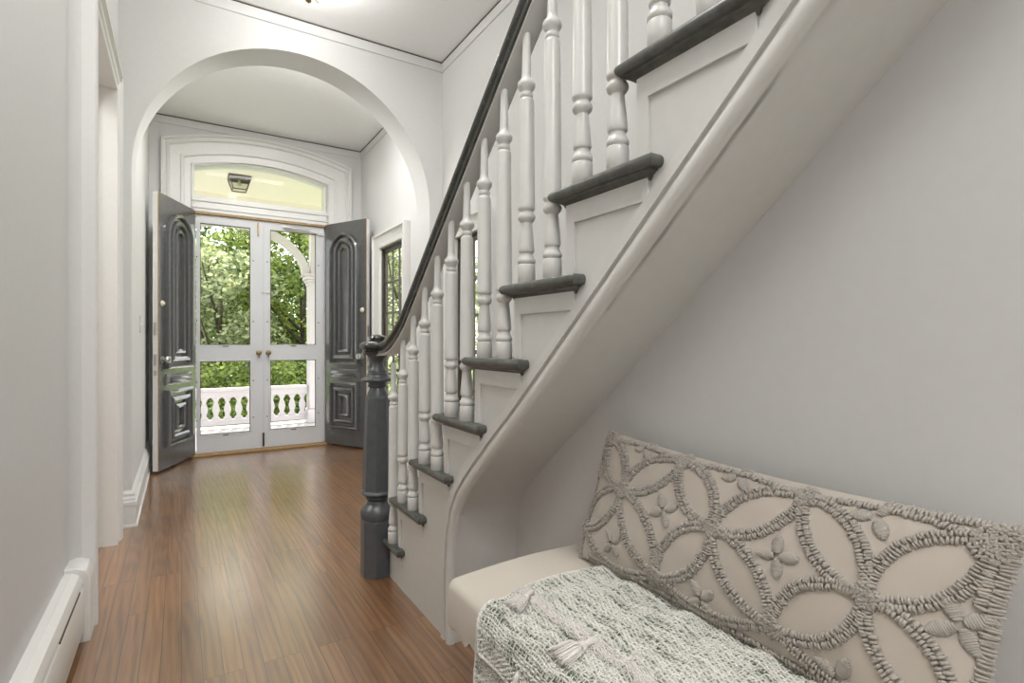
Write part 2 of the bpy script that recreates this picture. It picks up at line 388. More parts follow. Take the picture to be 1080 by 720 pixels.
# cornice strips with the dark joint above them
def strip(a, b, z, nx, ny, h=.075, d=.010):
    m = MB(); x0, y0 = a; x1, y1 = b
    lo = (min(x0, x1, x0+nx*d, x1+nx*d), min(y0, y1, y0+ny*d, y1+ny*d)); hi = (max(x0, x1, x0+nx*d, x1+nx*d), max(y0, y1, y0+ny*d, y1+ny*d))
    m.box((*lo, z-h), (*hi, z-.008)); struct(m.build('trim_6', 'wall', bevel=.003))
    m = MB(); d2 = d+.003; lo = (min(x0, x1, x0+nx*d2, x1+nx*d2), min(y0, y1, y0+ny*d2, y1+ny*d2)); hi = (max(x0, x1, x0+nx*d2, x1+nx*d2), max(y0, y1, y0+ny*d2, y1+ny*d2))
    m.box((*lo, z-.009), (*hi, z-.001)); struct(m.build('trim_7', 'crack'))
strip((XL, YA0), (XR, YA0), ZC, 0, -1); strip((XR, 2.3), (XR, YA0), ZC, -1, 0)
strip((-.241, YD), (1.62, YD), ZV, 0, -1); strip((1.62, YA1), (1.62, YD), ZV, -1, 0)
# baseboards: profile (outward, z)
BB = [(0, 0), (.030, 0), (.030, .012), (.022, .016), (.022, .118), (.026, .122), (.026, .142), (.018, .150), (.020, .160), (.012, .172), (.014, .186), (.006, .200), (.0, .205)]
def baseboard(path, name, close=False):
    """path of xy points; room is on the left of the travel direction; mitred corners"""
    n = len(path); rings = []
    for i, p in enumerate(path):
        ds = []
        if i > 0: ds.append(Vector((p[0]-path[i-1][0], p[1]-path[i-1][1])).normalized())
        if i < n-1: ds.append(Vector((path[i+1][0]-p[0], path[i+1][1]-p[1])).normalized())
        ns = [Vector((-d.y, d.x)) for d in ds]
        mv = sum(ns, Vector((0, 0))); mv = mv/(mv.length_squared/len(ns)) if len(ns) == 2 else ns[0]
        if len(ns) == 2: 
            mv = (ns[0]+ns[1]).normalized(); mv = mv/max(.2, mv.dot(ns[0]))
        rings.append([(p[0]+mv.x*o, p[1]+mv.y*o, z) for o, z in BB])
    m = MB(); m.loft(rings, closed=False, capends=True); return struct(m.build(name, 'trim', smooth=35))
baseboard([(-.241, 5.58), (-.241, YA0), (XL, YA0)], 'baseboard_left')
baseboard([(1.585, YA0), (1.585, YA1+.0), (1.62, YA1), (1.62, 5.58)], 'baseboard_right')
baseboard([(XR, 2.45), (XR, YA0), (1.585, YA0)], 'baseboard_right')
baseboard([(1.62, YD), (1.515, YD)], 'baseboard_entrance')

# right side windows
def side_window(name, xw, y0, y1, z0, z1, cas, xf, cols, rows):
    m = MB()
    def ol(o): return [(y0-cas+o, z0-.06), (y0-cas+o, z1+cas-o*1.0), (y1+cas-o, z1+cas-o), (y1+cas-o, z0-.06)]
    k = cas/.125
    st = [(0,-.005),(0,.050),(.004,.064),(.020,.064),(.028,.048),(.038,.044),(.09,.030),(.096,.036),(.118,.034),(.125,.030),(.125,-.02)]
    m.loft([[(xw-h, p[0], p[1]) for p in ol(o*k)] for o, h in st], closed=False)
    m.box((xw-.07, y0-cas-.01, z0-.09), (xw+.10, y1+cas+.01, z0-.06)); m.box((xw-.02, y0, z0-.06), (xw+.1, y1, z0))
    w = struct(m.build(name, 'trim', smooth=28))
    s = MB(); f = .045; X0, X1 = xf, xf+.026
    s.box((X0, y0, z0), (X1, y0+f, z1)); s.box((X0, y1-f, z0), (X1, y1, z1)); s.box((X0, y0+f, z0), (X1, y1-f, z0+f)); s.box((X0, y0+f, z1-f), (X1, y1-f, z1))
    s.box((xw-.005, y0, z0), (xf, y0+.012, z1)); s.box((xw-.005, y1-.012, z0), (xf, y1, z1)); s.box((xw-.005, y0, z1-.012), (xf, y1, z1))
    for i in range(1, cols):
        y = y0+f+(y1-y0-2*f)*i/cols; s.box((X0+.006, y-.010, z0+f), (X1-.006, y+.010, z1-f))
    for i in range(1, rows):
        z = z0+f+(z1-z0-2*f)*i/rows; t = .010 if i != rows//2 else .016; s.box((X0+.005, y0+f, z-t), (X1-.005, y1-f, z+t))
    s.build('sash', 'sash', w, bevel=.002)
    g = MB(); g.box((X0+.015, y0+f*.5, z0+f*.5), (X0+.018, y1-f*.5, z1-f*.5)); g.build('pane', 'glass', w)
side_window('window_2', 1.62, W2[0], W2[1], W2[2], W2[3], .125, 1.638, 3, 5)
side_window('window_3', XR, W3[0], W3[1], W3[2], W3[3], .115, XR+.015, 2, 5)

# ------------------------------------------------------------------ entrance doors
def storm_door(x0, x1, p0, p1, name, knobx, sgn):
    Y0, Y1 = YD, YD+.04; zb, zt = .026, 2.212
    m = MB()
    U = (1.018, 2.135); Lw = (.190, .866)
    m.box((x0, Y0, zb), (p0, Y1, zt)); m.box((p1, Y0, zb), (x1, Y1, zt))
    m.box((p0, Y0, zb), (p1, Y1, Lw[0])); m.box((p0, Y0, Lw[1]), (p1, Y1, U[0])); m.box((p0, Y0, U[1]), (p1, Y1, zt))
    d = struct(m.build(name, 'storm'))
    # inner stop bead around each pane
    for (za, zb_) in (U, Lw):
        b = MB()
        for o, t, yy in ((.012, .006, -.004),):
            b.box((p0-o, Y0+yy, za-o), (p0, Y0+.001, zb_+o)); b.box((p1, Y0+yy, za-o), (p1+o, Y0+.001, zb_+o)); b.box((p0, Y0+yy, za-o), (p1, Y0+.001, za)); b.box((p0, Y0+yy, zb_), (p1, Y0+.001, zb_+o))
        b.build('glazing_bead', 'storm', d, bevel=.0015)
        b = MB(); t = .005
        b.box((p0, Y0+.001, za), (p0+t, Y0+.02, zb_)); b.box((p1-t, Y0+.001, za), (p1, Y0+.02, zb_)); b.box((p0+t, Y0+.001, za), (p1-t, Y0+.02, za+t)); b.box((p0+t, Y0+.001, zb_-t), (p1-t, Y0+.02, zb_))
        b.build('pane_gasket', 'crack', d)
        g = MB(); g.box((p0+.001, Y0+.021, za+.001), (p1-.001, Y0+.024, zb_-.001)); g.build('pane', 'glass', d)
        for x in (p0-.026, p1+.026):
            for z in (za+(zb_-za)*.2, za+(zb_-za)*.72):
                q = MB(); q.lathe([(.006, 0), (.006, -.003), (.003, -.005)], (x, Y0, z), 10, ax='y'); q.build('screw', 'bronze', d, smooth=50)
        q = MB(); xm = (p0+p1)/2; q.box((xm-.025, Y0-.006, za-.016), (xm+.025, Y0, za-.008)); q.build('pane_clip', 'bronze', d)
    k = MB(); k.lathe([(.022, 0), (.022, -.004), (.009, -.008), (.008, -.028), (.018, -.034), (.023, -.045), (.019, -.056), (.006, -.060)], (knobx, Y0, .942), 18, ax='y')
    kn = k.build('door_knob', 'brass', d, smooth=50)
    k = MB(); k.box((knobx+.006*sgn-.004, Y0-.006, .895), (knobx+.006*sgn+.004, Y0, .925)); k.build('keyhole_cover', 'brass', kn, bevel=.002)
    return d
dl = storm_door(.116, .6745, .145, .559, 'door_2', .630, 1)
dr = storm_door(.6755, 1.235, .734, 1.158, 'door_3', .715, 1)
q = MB(); q.box((.665, YD-.014, .24-.2), (.681, YD-.001, .17)); q.build('foot_bolt', 'bronze', dl, bevel=.002)
q = MB(); q.box((.620, YD-.012, 2.06), (.634, YD-.001, 2.19)); q.build('head_bolt', 'brass', dl, bevel=.002)
q = MB(); q.tube([(.665, YD-.008, 1.52), (.69, YD-.012, 1.522), (.755, YD-.010, 1.518)], .004, 6); q.box((.660, YD-.008, 1.508), (.676, YD, 1.532)); q.box((.75, YD-.008, 1.506), (.762, YD, 1.53)); q.build('hook_latch', 'chrome', dr, smooth=50)
q = MB(); q.tube([(.86, YD-.03, 2.175), (1.09, YD-.035, 2.15)], .016, 10); q.tube([(1.08, YD-.035, 2.15), (1.2, YD-.01, 2.135)], .006, 8); q.box((.85, YD-.035, 2.165), (.90, YD-.002, 2.19)); q.box((1.17, YD-.02, 2.125), (1.22, YD-.002, 2.15)); q.build('door_closer', 'chrome', dr, smooth=50)

def dark_leaf(name, hinge, free, side):
    """inward-swung leaf; local x from hinge (0) to free edge (L), local y = outwards from visible face"""
    hx, hy = hinge; fx, fy = free
    L = math.hypot(fx-hx, fy-hy); ang = math.atan2(fy-hy, fx-hx)
    # visible face normal: must face the camera / the middle of the doorway
    s = 1 if side == 'L' else -1
    Mx = Matrix.Translation((hx, hy, 0)) @ Matrix.Rotation(ang, 4, 'Z')
    T = .045; zb, zt = .022, 2.235
    # local +y is left of direction hinge->free. For the left leaf the visible face is +y, for the right leaf -y
    m = MB()
    def bx(a, b, mi=0):
        (x0, y0, z0), (x1, y1, z1) = a, b; m.box((x0, min(s*y0, s*y1), z0), (x1, max(s*y0, s*y1), z1), mi)
    bx((0, -T, zb), (L, -.004, zt), 1)
    bx((0, -.004, zb), (L, 0, zt), 0)
    m.xf(Mx); d = struct(m.build(name, ['dark', 'trim']))
    def P(x, h, z): return tuple(Mx @ Vector((x, s*h, z)))
    # concentric raised mouldings
    c = L/2; W = L*.345
    prof = [(0, 0), (.002, .026), (.010, .036), (.018, .032), (.024, .004), (.036, .002), (.041, .028), (.053, .036), (.063, .028), (.067, .002), (.078, .001), (.083, .022), (.094, .030), (.104, .024), (.108, -.001)]
    kf = (W*.80)/.110
    def arch_loop(o):
        r = W-o; zs = 2.125-W; pts = []
        for k in range(17):
            a = PI*k/16; pts.append((c+r*math.cos(a), zs+r*math.sin(a)))
        pts.append((c-r, .825+o)); pts.append((c+r, .825+o)); return pts
    q = MB(); q.loft([[P(x, h+.0005, z) for x, z in arch_loop(o*kf)] for o, h in prof], closed=True)
    lp = arch_loop(.110*kf); n = len(lp); q.add([P(x, .0005, z) for x, z in lp], [tuple(range(n))])
    q.build('arched_panel', 'dark', d, smooth=32)
    def rect_loop(o, z0, z1): return [(c-W+o, z0+o), (c+W-o, z0+o), (c+W-o, z1-o), (c-W+o, z1-o)]
    q = MB(); k2 = min(kf, (.44/2*.80)/.110)
    q.loft([[P(x, h+.0005, z) for x, z in rect_loop(o*k2, .185, .655)] for o, h in prof], closed=True)
    lp = rect_loop(.110*k2, .185, .655); q.add([P(x, .0005, z) for x, z in lp], [(0, 1, 2, 3)])
    q.build('square_panel', 'dark', d, smooth=32)
    pb = [(0, 0), (.003, .010), (.012, .014), (.030, .030), (.046, .034)]
    q = MB(); q.loft([[P(x, h, z) for x, z in rect_loop(o, .690, .785)] for o, h in pb], closed=True)
    lp = rect_loop(.046, .690, .785); q.add([P(x, .034, z) for x, z in lp], [(0, 1, 2, 3)])
    q.build('middle_panel', 'dark', d, smooth=32)
    # knob, rose, deadbolt near the free edge
    kx = L-.055
    q = MB(); q.lathe([(.028, 0), (.028, .004), (.012, .008), (.009, .022)], (0, 0, 0), 16, ax='y')
    q.xf(Mx @ Matrix.Translation((kx, 0, .905)) @ Matrix.Scale(s, 4, (0, 1, 0))); kn = q.build('door_knob', 'chrome', d, smooth=50)
    q = MB(); q.lathe([(.010, .022), (.020, .026), (.029, .036), (.031, .046), (.026, .056), (.012, .062)], (0, 0, 0), 12, ax='y')
    q.xf(Mx @ Matrix.Translation((kx, 0, .905)) @ Matrix.Scale(s, 4, (0, 1, 0))); q.build('glass_knob', 'chrome', kn, smooth=30)
    q = MB(); q.lathe([(.024, 0), (.024, .006), (.016, .010), (.014, .018), (.004, .021)], (0, 0, 0), 16, ax='y')
    q.xf(Mx @ Matrix.Translation((kx+.005, 0, 1.355)) @ Matrix.Scale(s, 4, (0, 1, 0))); q.build('deadbolt', 'ivory', d, smooth=50)
    q = MB(); q.lathe([(.012, 0), (.012, .003), (.006, .004)], (0, 0, 0), 12, ax='y')
    q.xf(Mx @ Matrix.Translation((kx+.004, 0, .82)) @ Matrix.Scale(s, 4, (0, 1, 0))); q.build('keyhole', 'bronze', d, smooth=50)
    # bare brown arris along the free and top edge, lock hardware on the free edge
    q = MB()
    for (a, b) in (((L-.001, -.006, zb), (L+.0015, 0, zt)), ((0, -.006, zt), (L, 0, zt+.0015))):
        (x0, y0, z0), (x1, y1, z1) = a, b; q.box((x0, min(s*y0, s*y1), z0), (x1, max(s*y0, s*y1), z1))
    q.xf(Mx); q.build('bare_edge', 'edge', d)
    q = MB(); 
    for z0, z1 in ((1.10, 1.20), (.86, .95), (.78, .82)):
        q.box((L, min(-s*.036, -s*.014), z0), (L+.004, max(-s*.036, -s*.014), z1))
    q.xf(Mx); q.build('lock_plate', 'chrome', d, bevel=.001)
    return d
dark_leaf('door_4', (.108, YD-.03), (-.152, 5.035), 'L')
dark_leaf('door_5', (1.243, YD-.03), (1.510, 5.075), 'R')

# light switch on the vestibule left wall
m = MB(); m.box((-.241, 4.40, 1.11), (-.234, 4.475, 1.225)); sw = tag(m.build('light_switch', 'plate', bevel=.002), 'white light switch plate on the narrow wall left of the open dark door', 'light switch')
m = MB(); m.box((-.234, 4.430, 1.155), (-.224, 4.444, 1.180)); m.build('toggle', 'trim', sw, bevel=.001)

# ------------------------------------------------------------------ baseboard heater
ht = thing('baseboard_heater', 'long white enamel baseboard heater low on the left wall', 'heater', (XLN, 0, 0))
def hp(o, k=1): return [(0, .245+o), (.028, .243+o), (.052, .222+o), (.060+o, .200), (.060+o, .185), (.050+o, .18)]
pr = [(0, .246), (.022, .246), (.040, .236), (.050, .222), (.052, .208), (.046, .203), (.044, .2)]
m = MB(); ring = lambda y, P_: [(x, y, z) for x, z in P_]
prof = [(0.001, .05), (.001, .248), (.024, .248), (.044, .236), (.053, .218), (.054, .206), (.049, .204), (.046, .215), (.010, .225), (.010, .05)]
m.loft([ring(-1.4, prof), ring(2.395, prof)], closed=True, capends=True); m.build('back_cover', 'heater', ht, smooth=25)
prof = [(.036, .040), (.036, .186), (.050, .196), (.055, .190), (.058, .176), (.058, .050), (.052, .036)]
m = MB(); m.loft([ring(-1.4, prof), ring(2.395, prof)], closed=True, capends=True); m.build('front_panel', 'heater', ht, smooth=25)
for y in (.35, 1.15, 1.95):
    m = MB(); m.box((.050, y, .193), (.0545, y+.35, .202)); m.build('damper_slot', 'crack', ht)
prof = [(0.001, 0), (.001, .262), (.036, .262), (.062, .250), (.072, .230), (.074, .205), (.074, .0)]
m = MB(); m.loft([ring(2.36, prof), ring(2.478, prof)], closed=True, capends=True); m.build('end_cap', 'heater', ht, smooth=25, bevel=.003)

# ------------------------------------------------------------------ staircase
XS = .791; RUN = .233; RIS = .206
def ry(n): return 2.41-RUN*(n-1)
def tz(n): return RIS*n-.030
NS = 13
sc = thing('staircase', 'grey painted staircase with white turned balusters rising over the bench', 'staircase', (XS, 2.41, 0))
off = Vector((-XS, -2.41, 0))
def fin(m, name, mat, parent=None, **k):
    m.xf(Matrix.Translation(off)); return m.build(name, mat, parent or sc, **k)
# lower curve of the string (y, z)
low = [(1.671, 0), (1.671, .10), (1.670, .20), (1.665, .29), (1.654, .375), (1.628, .455), (1.585, .520), (1.530, .578), (1.464, .637), (1.36, .726), (1.25, .815)]
zl = lambda y: .815+.884*(1.25-y)-.004
YT = ry(NS+1)
low += [(y, zl(y)) for y in (1.1, .9, .6, .3, 0, -.3, YT)]
def off_curve(d):
    out = []
    for i, p in enumerate(low):
        a = Vector(low[max(0, i-1)]); b = Vector(low[min(len(low)-1, i+1)]); t = (b-a).normalized(); nrm = Vector((-t.y, t.x))
        if nrm.x < 0 and i < 3: nrm = Vector((1, 0))
        if nrm.dot(Vector((1, 1))) < 0: nrm = -nrm
        out.append((p[0]+nrm.x*d, p[1]+nrm.y*d))
    return out
# spandrel board
up = [(ry(1)-.02, 0)]
for n in range(1, NS+1): up += [(ry(n)-.0, tz(n)-.03) if n > 1 else (ry(1)-.02, tz(1)-.03), (ry(n+1), tz(n)-.03)]
lowc = low
poly = [(2.30, 0)] + [(2.30, tz(1)-.03)]
for n in range(1, NS+1):
    if n > 1: poly.append((ry(n), tz(n)-.03))
    poly.append((ry(n+1), tz(n)-.03))
poly += list(reversed(low))
m = MB(); m.prism(poly, 'x', XS, XS+.03); fin(m, 'string_board', 'stair')
# raised fascia strips (inverted L) under every tread
for n in range(1, NS+1):
    m = MB(); y0, y1, zt = ry(n), ry(n+1)-.030, tz(n)-.030; zb = tz(n-1)+.001 if n > 1 else tz(1)-.20; t = .030
    yv = y0 if n > 1 else 2.235
    zl_ = max(zb, 0)
    pl = [(yv, zl_), (yv, zt), (y1, zt), (y1, zt-.052), (yv-t, zt-.052), (yv-t, zl_)]
    if n == 1: pl = [(2.24, zt), (y1, zt), (y1, zt-.052), (2.24, zt-.052)]
    m.prism(pl, 'x', XS-.007, XS+.001); fin(m, 'fascia_strip', 'stair', bevel=.0012)
# flat band and rounded bead along the lower curve
oc = [off_curve(d) for d in (.066, .060, .034, .028, .022, .010, .0)]
hs = [-.0, -.005, -.005, .003, .002, -.008, -.006]
m = MB(); rings = []
cs = [(.066, .001), (.0645, -.008), (.038, -.009), (.0365, .008), (.029, .008), (.0275, -.006), (.022, -.009), (.014, -.011), (.004, -.009), (-.003, -.002), (-.005, .012)]
crv = {d: off_curve(d) for d, h in cs}
for i in range(len(low)): rings.append([(XS+h, *crv[d][i]) for d, h in cs])
m.loft(rings, closed=False); fin(m, 'edge_bead', 'stair', smooth=50)
# soffit
def cr(pts, k=6):
    out = []; n = len(pts)
    for i in range(n-1):
        p0, p1, p2, p3 = pts[max(0, i-1)], pts[i], pts[i+1], pts[min(n-1, i+2)]
        for j in range(k):
            t = j/k; out.append(tuple(.5*(2*p1[a]+(-p0[a]+p2[a])*t+(2*p0[a]-5*p1[a]+4*p2[a]-p3[a])*t*t+(-p0[a]+3*p1[a]-3*p2[a]+p3[a])*t**3) for a in range(len(p1))))
    out.append(tuple(pts[-1])); return out
lows = cr(low, 5); top = [(y+.06*(1 if z < .5 else .6), z+.05) for y, z in lows]
poly = lows+[(lows[-1][0], lows[-1][1]+.06)]+[(y+.05, z+.045) for y, z in reversed(lows[8:])]+[(1.73, 0)]
rings = [[(XS-.002+.002, y, z) for y, z in lows], [(XR-.005, y, z) for y, z in lows]]
m = MB(); m.loft([[(XS, y, z) for y, z in lows], [(1.3, y, z) for y, z in lows], [(XR-.002, y, z) for y, z in lows]], closed=False); fin(m, 'soffit', 'stair', smooth=60, fix=False)
# wall beneath the stairs, against which the bench stands
wl = [(YB, 0)]+[(y, z+.012) for y, z in low]+[(YB, zl(YB) if zl(YB) < 9 else 3.1)]
pl = [(YB, 0), (1.675, 0)]+[(y+.004, z+.004) for y, z in low[1:]]+[(YT, 3.17), (YB, 3.17)]
m = MB(); m.prism(pl, 'x', XU, XU+.05); struct(m.build('wall_understair', 'wall'))
# risers
for n in range(1, NS+2):
    m = MB(); z0 = tz(n-1) if n > 1 else 0; m.box((XS+(.001 if n > 1 else .0), ry(n)-.02, z0-.004 if n > 1 else 0), (XR-.003, ry(n), tz(n)-.028)); fin(m, 'riser', 'stair')
# treads with nosing and cove
TP = [(.003, -.043), (.006, -.040), (.008, -.034), (.016, -.029), (.020, -.027), (.021, -.024), (.030, -.024), (.034, -.019), (.036, -.012), (.034, -.005), (.029, 0)]
for n in range(1, NS+1):
    m = MB(); y0, y1, z = ry(n), ry(n+1)-.030, tz(n)
    if n == 1: y0 = 2.41
    path = [((XR-.003, y0), (0, 1)), ((XS, y0), (-1, 1)), ((XS, y1), (-1, -1)), ((XS+.0, y1), (0, -1))]
    rings = [[(p[0]+d[0]*o, p[1]+d[1]*o, z+h) for o, h in TP] for p, d in path]
    m.loft(rings, closed=False)
    a = [r[-1] for r in rings]; m.add([a[0], a[1], a[2], a[3], (XS, ry(n+1)-.001, z), (XR-.003, ry(n+1)-.001, z)], [(0, 1, 2, 3, 4, 5)])
    fin(m, 'tread', 'tread', smooth=50)
# balusters
XBAL = .785
def rail_u(y): return 1.86-.884*(y-1.19)
E_Y, E_Z = 2.17, 1.0
def baluster(n, y):
    zb = tz(n); zu = rail_u(y); L = zu-zb
    t = L-.130                                  # height of the upper bead
    lowp = [(.0225, 0), (.0225, .002), (.0240, .004), (.0240, .046), (.0225, .049), (.0205, .050), (.0240, .054), (.0245, .058), (.0240, .062), (.0205, .067), (.0170, .075), (.0172, .079), (.0205, .082), (.0215, .085),
            (.0210, .095), (.0195, .115), (.0175, .135), (.0155, .155), (.0150, .160), (.0170, .163), (.0220, .168), (.0240, .174), (.0235, .180), (.0190, .186), (.0175, .190), (.0195, .193), (.0235, .197), (.0240, .201), (.0230, .206)]
    upp = [(.0205, t-.045), (.0200, t-.041), (.0175, t-.037), (.0150, t-.034), (.0175, t-.031), (.0180, t-.026), (.0170, t-.022), (.0150, t-.019), (.0165, t-.014), (.0220, t-.008), (.0245, t), (.0235, t+.007), (.0180, t+.013), (.0135, t+.020), (.0125, t+.030), (.0100, L+.02)]
    m = MB(); m.lathe([(r, z) for r, z in lowp+upp], (XBAL, y, zb), 18); m.xf(Matrix.Translation(off))
    m.build('baluster', 'stair', sc, smooth=38)
for n in range(1, NS):
    for k, dy in enumerate((.060, .1765)):
        if n == 1 and k == 0: continue
        baluster(n, ry(n)-dy)
# handrail: white fillet underneath, dark moulded rail above
XRL = .7905
slope = math.atan(.884)
path = []
for y in (-.75, 0, .5, 1.0, 1.5, 1.9): path.append((y, rail_u(y)))
path += [(2.04, rail_u(2.04)), (2.09, rail_u(2.09)+.003), (2.13, 1.040), (2.165, 1.018), (2.20, 1.002), (2.24, .992), (2.28, .988), (2.33, .986)]
xs_ = [XRL]*len(path)
for i, (y, z) in enumerate(path):
    if y > 2.04: xs_[i] = XRL-(y-2.04)/.30*.028
RP = [(-.026, .008), (-.034, .010), (-.036, .018), (-.031, .024), (-.030, .030), (-.037, .036), (-.040, .046), (-.036, .056), (-.026, .062), (-.010, .066), (.010, .066), (.026, .062), (.036, .056), (.040, .046), (.037, .036), (.030, .030), (.031, .024), (.036, .018), (.034, .010), (.026, .008)]
RF = [(-.0265, 0), (-.0265, .009), (.0265, .009), (.0265, 0)]
def rail(profile):
    rings = []
    for i, (y, z) in enumerate(path):
        a = Vector(path[max(0, i-1)]); b = Vector(path[min(len(path)-1, i+1)]); t = (b-a).normalized(); nrm = Vector((-t.y, t.x))
        if nrm.y < 0: nrm = -nrm
        rings.append([(xs_[i]+px, y+nrm.x*pz, z+nrm.y*pz) for px, pz in profile])
    m = MB(); m.loft(rings, closed=True, capends=True); return m
hr = fin(rail(RP), 'handrail', 'rail', smooth=40)
m = rail(RF); m.xf(Matrix.Translation(off)); m.build('rail_fillet', 'stair', hr, smooth=30)
# newel post
NX, NY = .757, 2.368
m = MB(); o8 = PI/8
m.lathe([(.076, 0), (.076, .245), (.070, .253)], (NX, NY, 0), 8, rot=o8)
nw = fin(m, 'newel_post', 'newel', bevel=.003)
m = MB(); m.lathe([(.066, .245), (.074, .256), (.078, .272), (.077, .288), (.068, .304), (.052, .316), (.046, .324), (.044, .334), (.050, .340), (.056, .346), (.052, .352), (.060, .358), (.072, .364), (.076, .370), (.072, .378), (.060, .384)], (NX, NY, 0), 28); m.xf(Matrix.Translation(off)); m.build('turned_ring', 'newel', nw, smooth=40)
m = MB(); m.lathe([(.068, .376), (.068, .384), (.0615, .60), (.0545, .795), (.050, .806)], (NX, NY, 0), 8, rot=o8); m.xf(Matrix.Translation(off)); m.build('tapered_shaft', 'newel', nw, bevel=.002)
m = MB(); m.lathe([(.048, .800), (.046, .812), (.036, .836), (.034, .842), (.042, .846), (.044, .851), (.040, .857), (.040, .862), (.052, .868), (.070, .872), (.073, .878), (.070, .884), (.052, .890), (.050, .896), (.046, .900), (.046, .906), (.042, .910), (.042, .918), (.036, .926), (.029, .940), (.026, .952), (.028, .962), (.034, .972), (.044, .980), (.048, .986), (.048, .998)], (NX, NY, 0), 28); m.xf(Matrix.Translation(off)); m.build('turned_neck', 'newel', nw, smooth=40)
m = MB(); m.lathe([(.050, .990), (.066, .994), (.068, 1.002), (.062, 1.008), (.064, 1.014), (.077, 1.020), (.080, 1.030), (.077, 1.040), (.066, 1.048), (.045, 1.052), (.034, 1.054), (.034, 1.060), (.038, 1.066), (.034, 1.074), (.018, 1.080), (.004, 1.082)], (NX, NY, 0), 28); m.xf(Matrix.Translation(off)); m.build('newel_cap', 'rail', nw, smooth=40)

# ------------------------------------------------------------------ bench
BX0, BX1, BY1, BY0, BZ = .560, 1.045, 1.195, -.62, .462
bn = thing('upholstered_bench', 'beige linen upholstered bench standing under the staircase', 'bench', ((BX0+BX1)/2, .4, 0))
boff = Vector((-(BX0+BX1)/2, -.4, 0))
def bench_top():
    m = MB(); nx, ny = 26, 80; r = .025
    def sx(u):   # profile around front edge / top / back
        return u
    # cross-section in XZ for front & back; ends rounded by scaling
    secs = []
    zb = .352
    ys = [BY0+(BY1-BY0)*k/ny for k in range(ny+1)]
    def sec(y, ins, zt):
        rr = r; pts = []
        x0, x1 = BX0+ins, BX1-ins*.3
        n1 = 6
        pts.append((x0+.02, y, zb+.004*math.sin(y*70)))
        pts.append((x0, y, zb+.009*math.sin(y*95)+.003*math.sin(y*210)-.004))
        pts.append((x0-.003, y, zb+.04))
        for k in range(n1+1):
            a = PI/2*k/n1; pts.append((x0+rr-rr*math.cos(a), y, zt-rr+rr*math.sin(a)))
        for k in range(1, 10):
            t = k/10; x = x0+rr+(x1-x0-rr-.02)*t; pts.append((x, y, zt+.010*math.sin(PI*t)))
        for k in range(4):
            a = PI/2*k/3; pts.append((x1-.02+.02*math.sin(a), y, zt-.02+.02*math.cos(a)))
        pts.append((x1, y, zb)); return pts
    for k in range(7):
        a = PI/2*k/6; secs.append(sec(BY0+.03*(1-math.sin(a)), .012*(1-math.sin(a)), BZ-.03*(1-math.sin(a))) )
    for y in ys[2:-2]: secs.append(sec(y, 0, BZ))
    for k in range(7):
        a = PI/2*(1-k/6); secs.append(sec(BY1-.03*(1-math.sin(a)), .012*(1-math.sin(a)), BZ-.03*(1-math.sin(a))))
    m.loft(secs, closed=True, capends=True); m.xf(Matrix.Translation(boff))
    return m.build('seat_pad', 'bench', bn, smooth=60)
bench_top()
m = MB(); m.box((BX0+.03, BY0+.03, .318), (BX1-.01, BY1-.012, .354)); m.xf(Matrix.Translation(boff)); m.build('wood_frame', 'edge', bn, bevel=.003)
for x in (BX0+.075, BX1-.06):
    for y in (BY0+.08, .38, BY1-.22):
        m = MB(); m.lathe([(.014, 0), (.016, .01), (.024, .30), (.026, .318)], (x, y, 0), 4, rot=PI/4); m.xf(Matrix.Translation(boff)); m.build('leg', 'bronze', bn, bevel=.003)

# ------------------------------------------------------------------ lumbar pillow
PL, PW, PB = .860, .342, .050
pu = Vector((.105, 0, .328)).normalized(); pn = Vector((-pu.z, 0, pu.x)); p0 = Vector((.905, 1.108, .476))
def bulge(s, t):
    s = min(max(s, 0), 1); t = min(max(t, 0), 1)
    return PB*((4*t*(1-t))**.55)*(min(1, 1-abs(2*s-1)**6))**.6
def psurf(u, v, side=1, lift=0):
    s, t = u/PL, v/PW
    pinch_v = .014*math.sin(PI*min(max(s, 0), 1)); pinch_u = .012*math.sin(PI*min(max(t, 0), 1))
    s_ = min(max(s, 0), 1); t_ = min(max(t, 0), 1)
    vv = v + pinch_v*(1-2*t_) - .016*s_; uu = u + pinch_u*(1-2*s_) - .016*(1-t_)*s_**3
    wr = .0015*math.sin(u*43+v*17)*math.sin(v*31) if side > 0 else 0
    b = bulge(s, t)
    return p0 - Vector((0, uu, 0)) + pu*vv + pn*(side*b*(1 if side > 0 else .62)+lift+wr*min(1, b/.03))
pw_ = thing('lumbar_pillow', 'long taupe lumbar pillow with tufted petal pattern leaning on the wall above the bench', 'pillow', tuple(p0))
poff = -p0
m = MB()
for side in (1, -1):
    nu, nv = 90, 36; vs = []; fs = []
    for i in range(nu+1):
        for j in range(nv+1):
            s = .5-.5*math.cos(PI*i/nu); t = .5-.5*math.cos(PI*j/nv); s = .5*s+.5*i/nu; t = .5*t+.5*j/nv
            vs.append(psurf(s*PL, t*PW, side))
    for i in range(nu):
        for j in range(nv):
            a = i*(nv+1)+j; fs.append((a, a+1, a+nv+2, a+nv+1))
    m.add(vs, fs)
m.xf(Matrix.Translation(poff)); bo = m.build('cushion_cover', 'pillow', pw_, smooth=179)
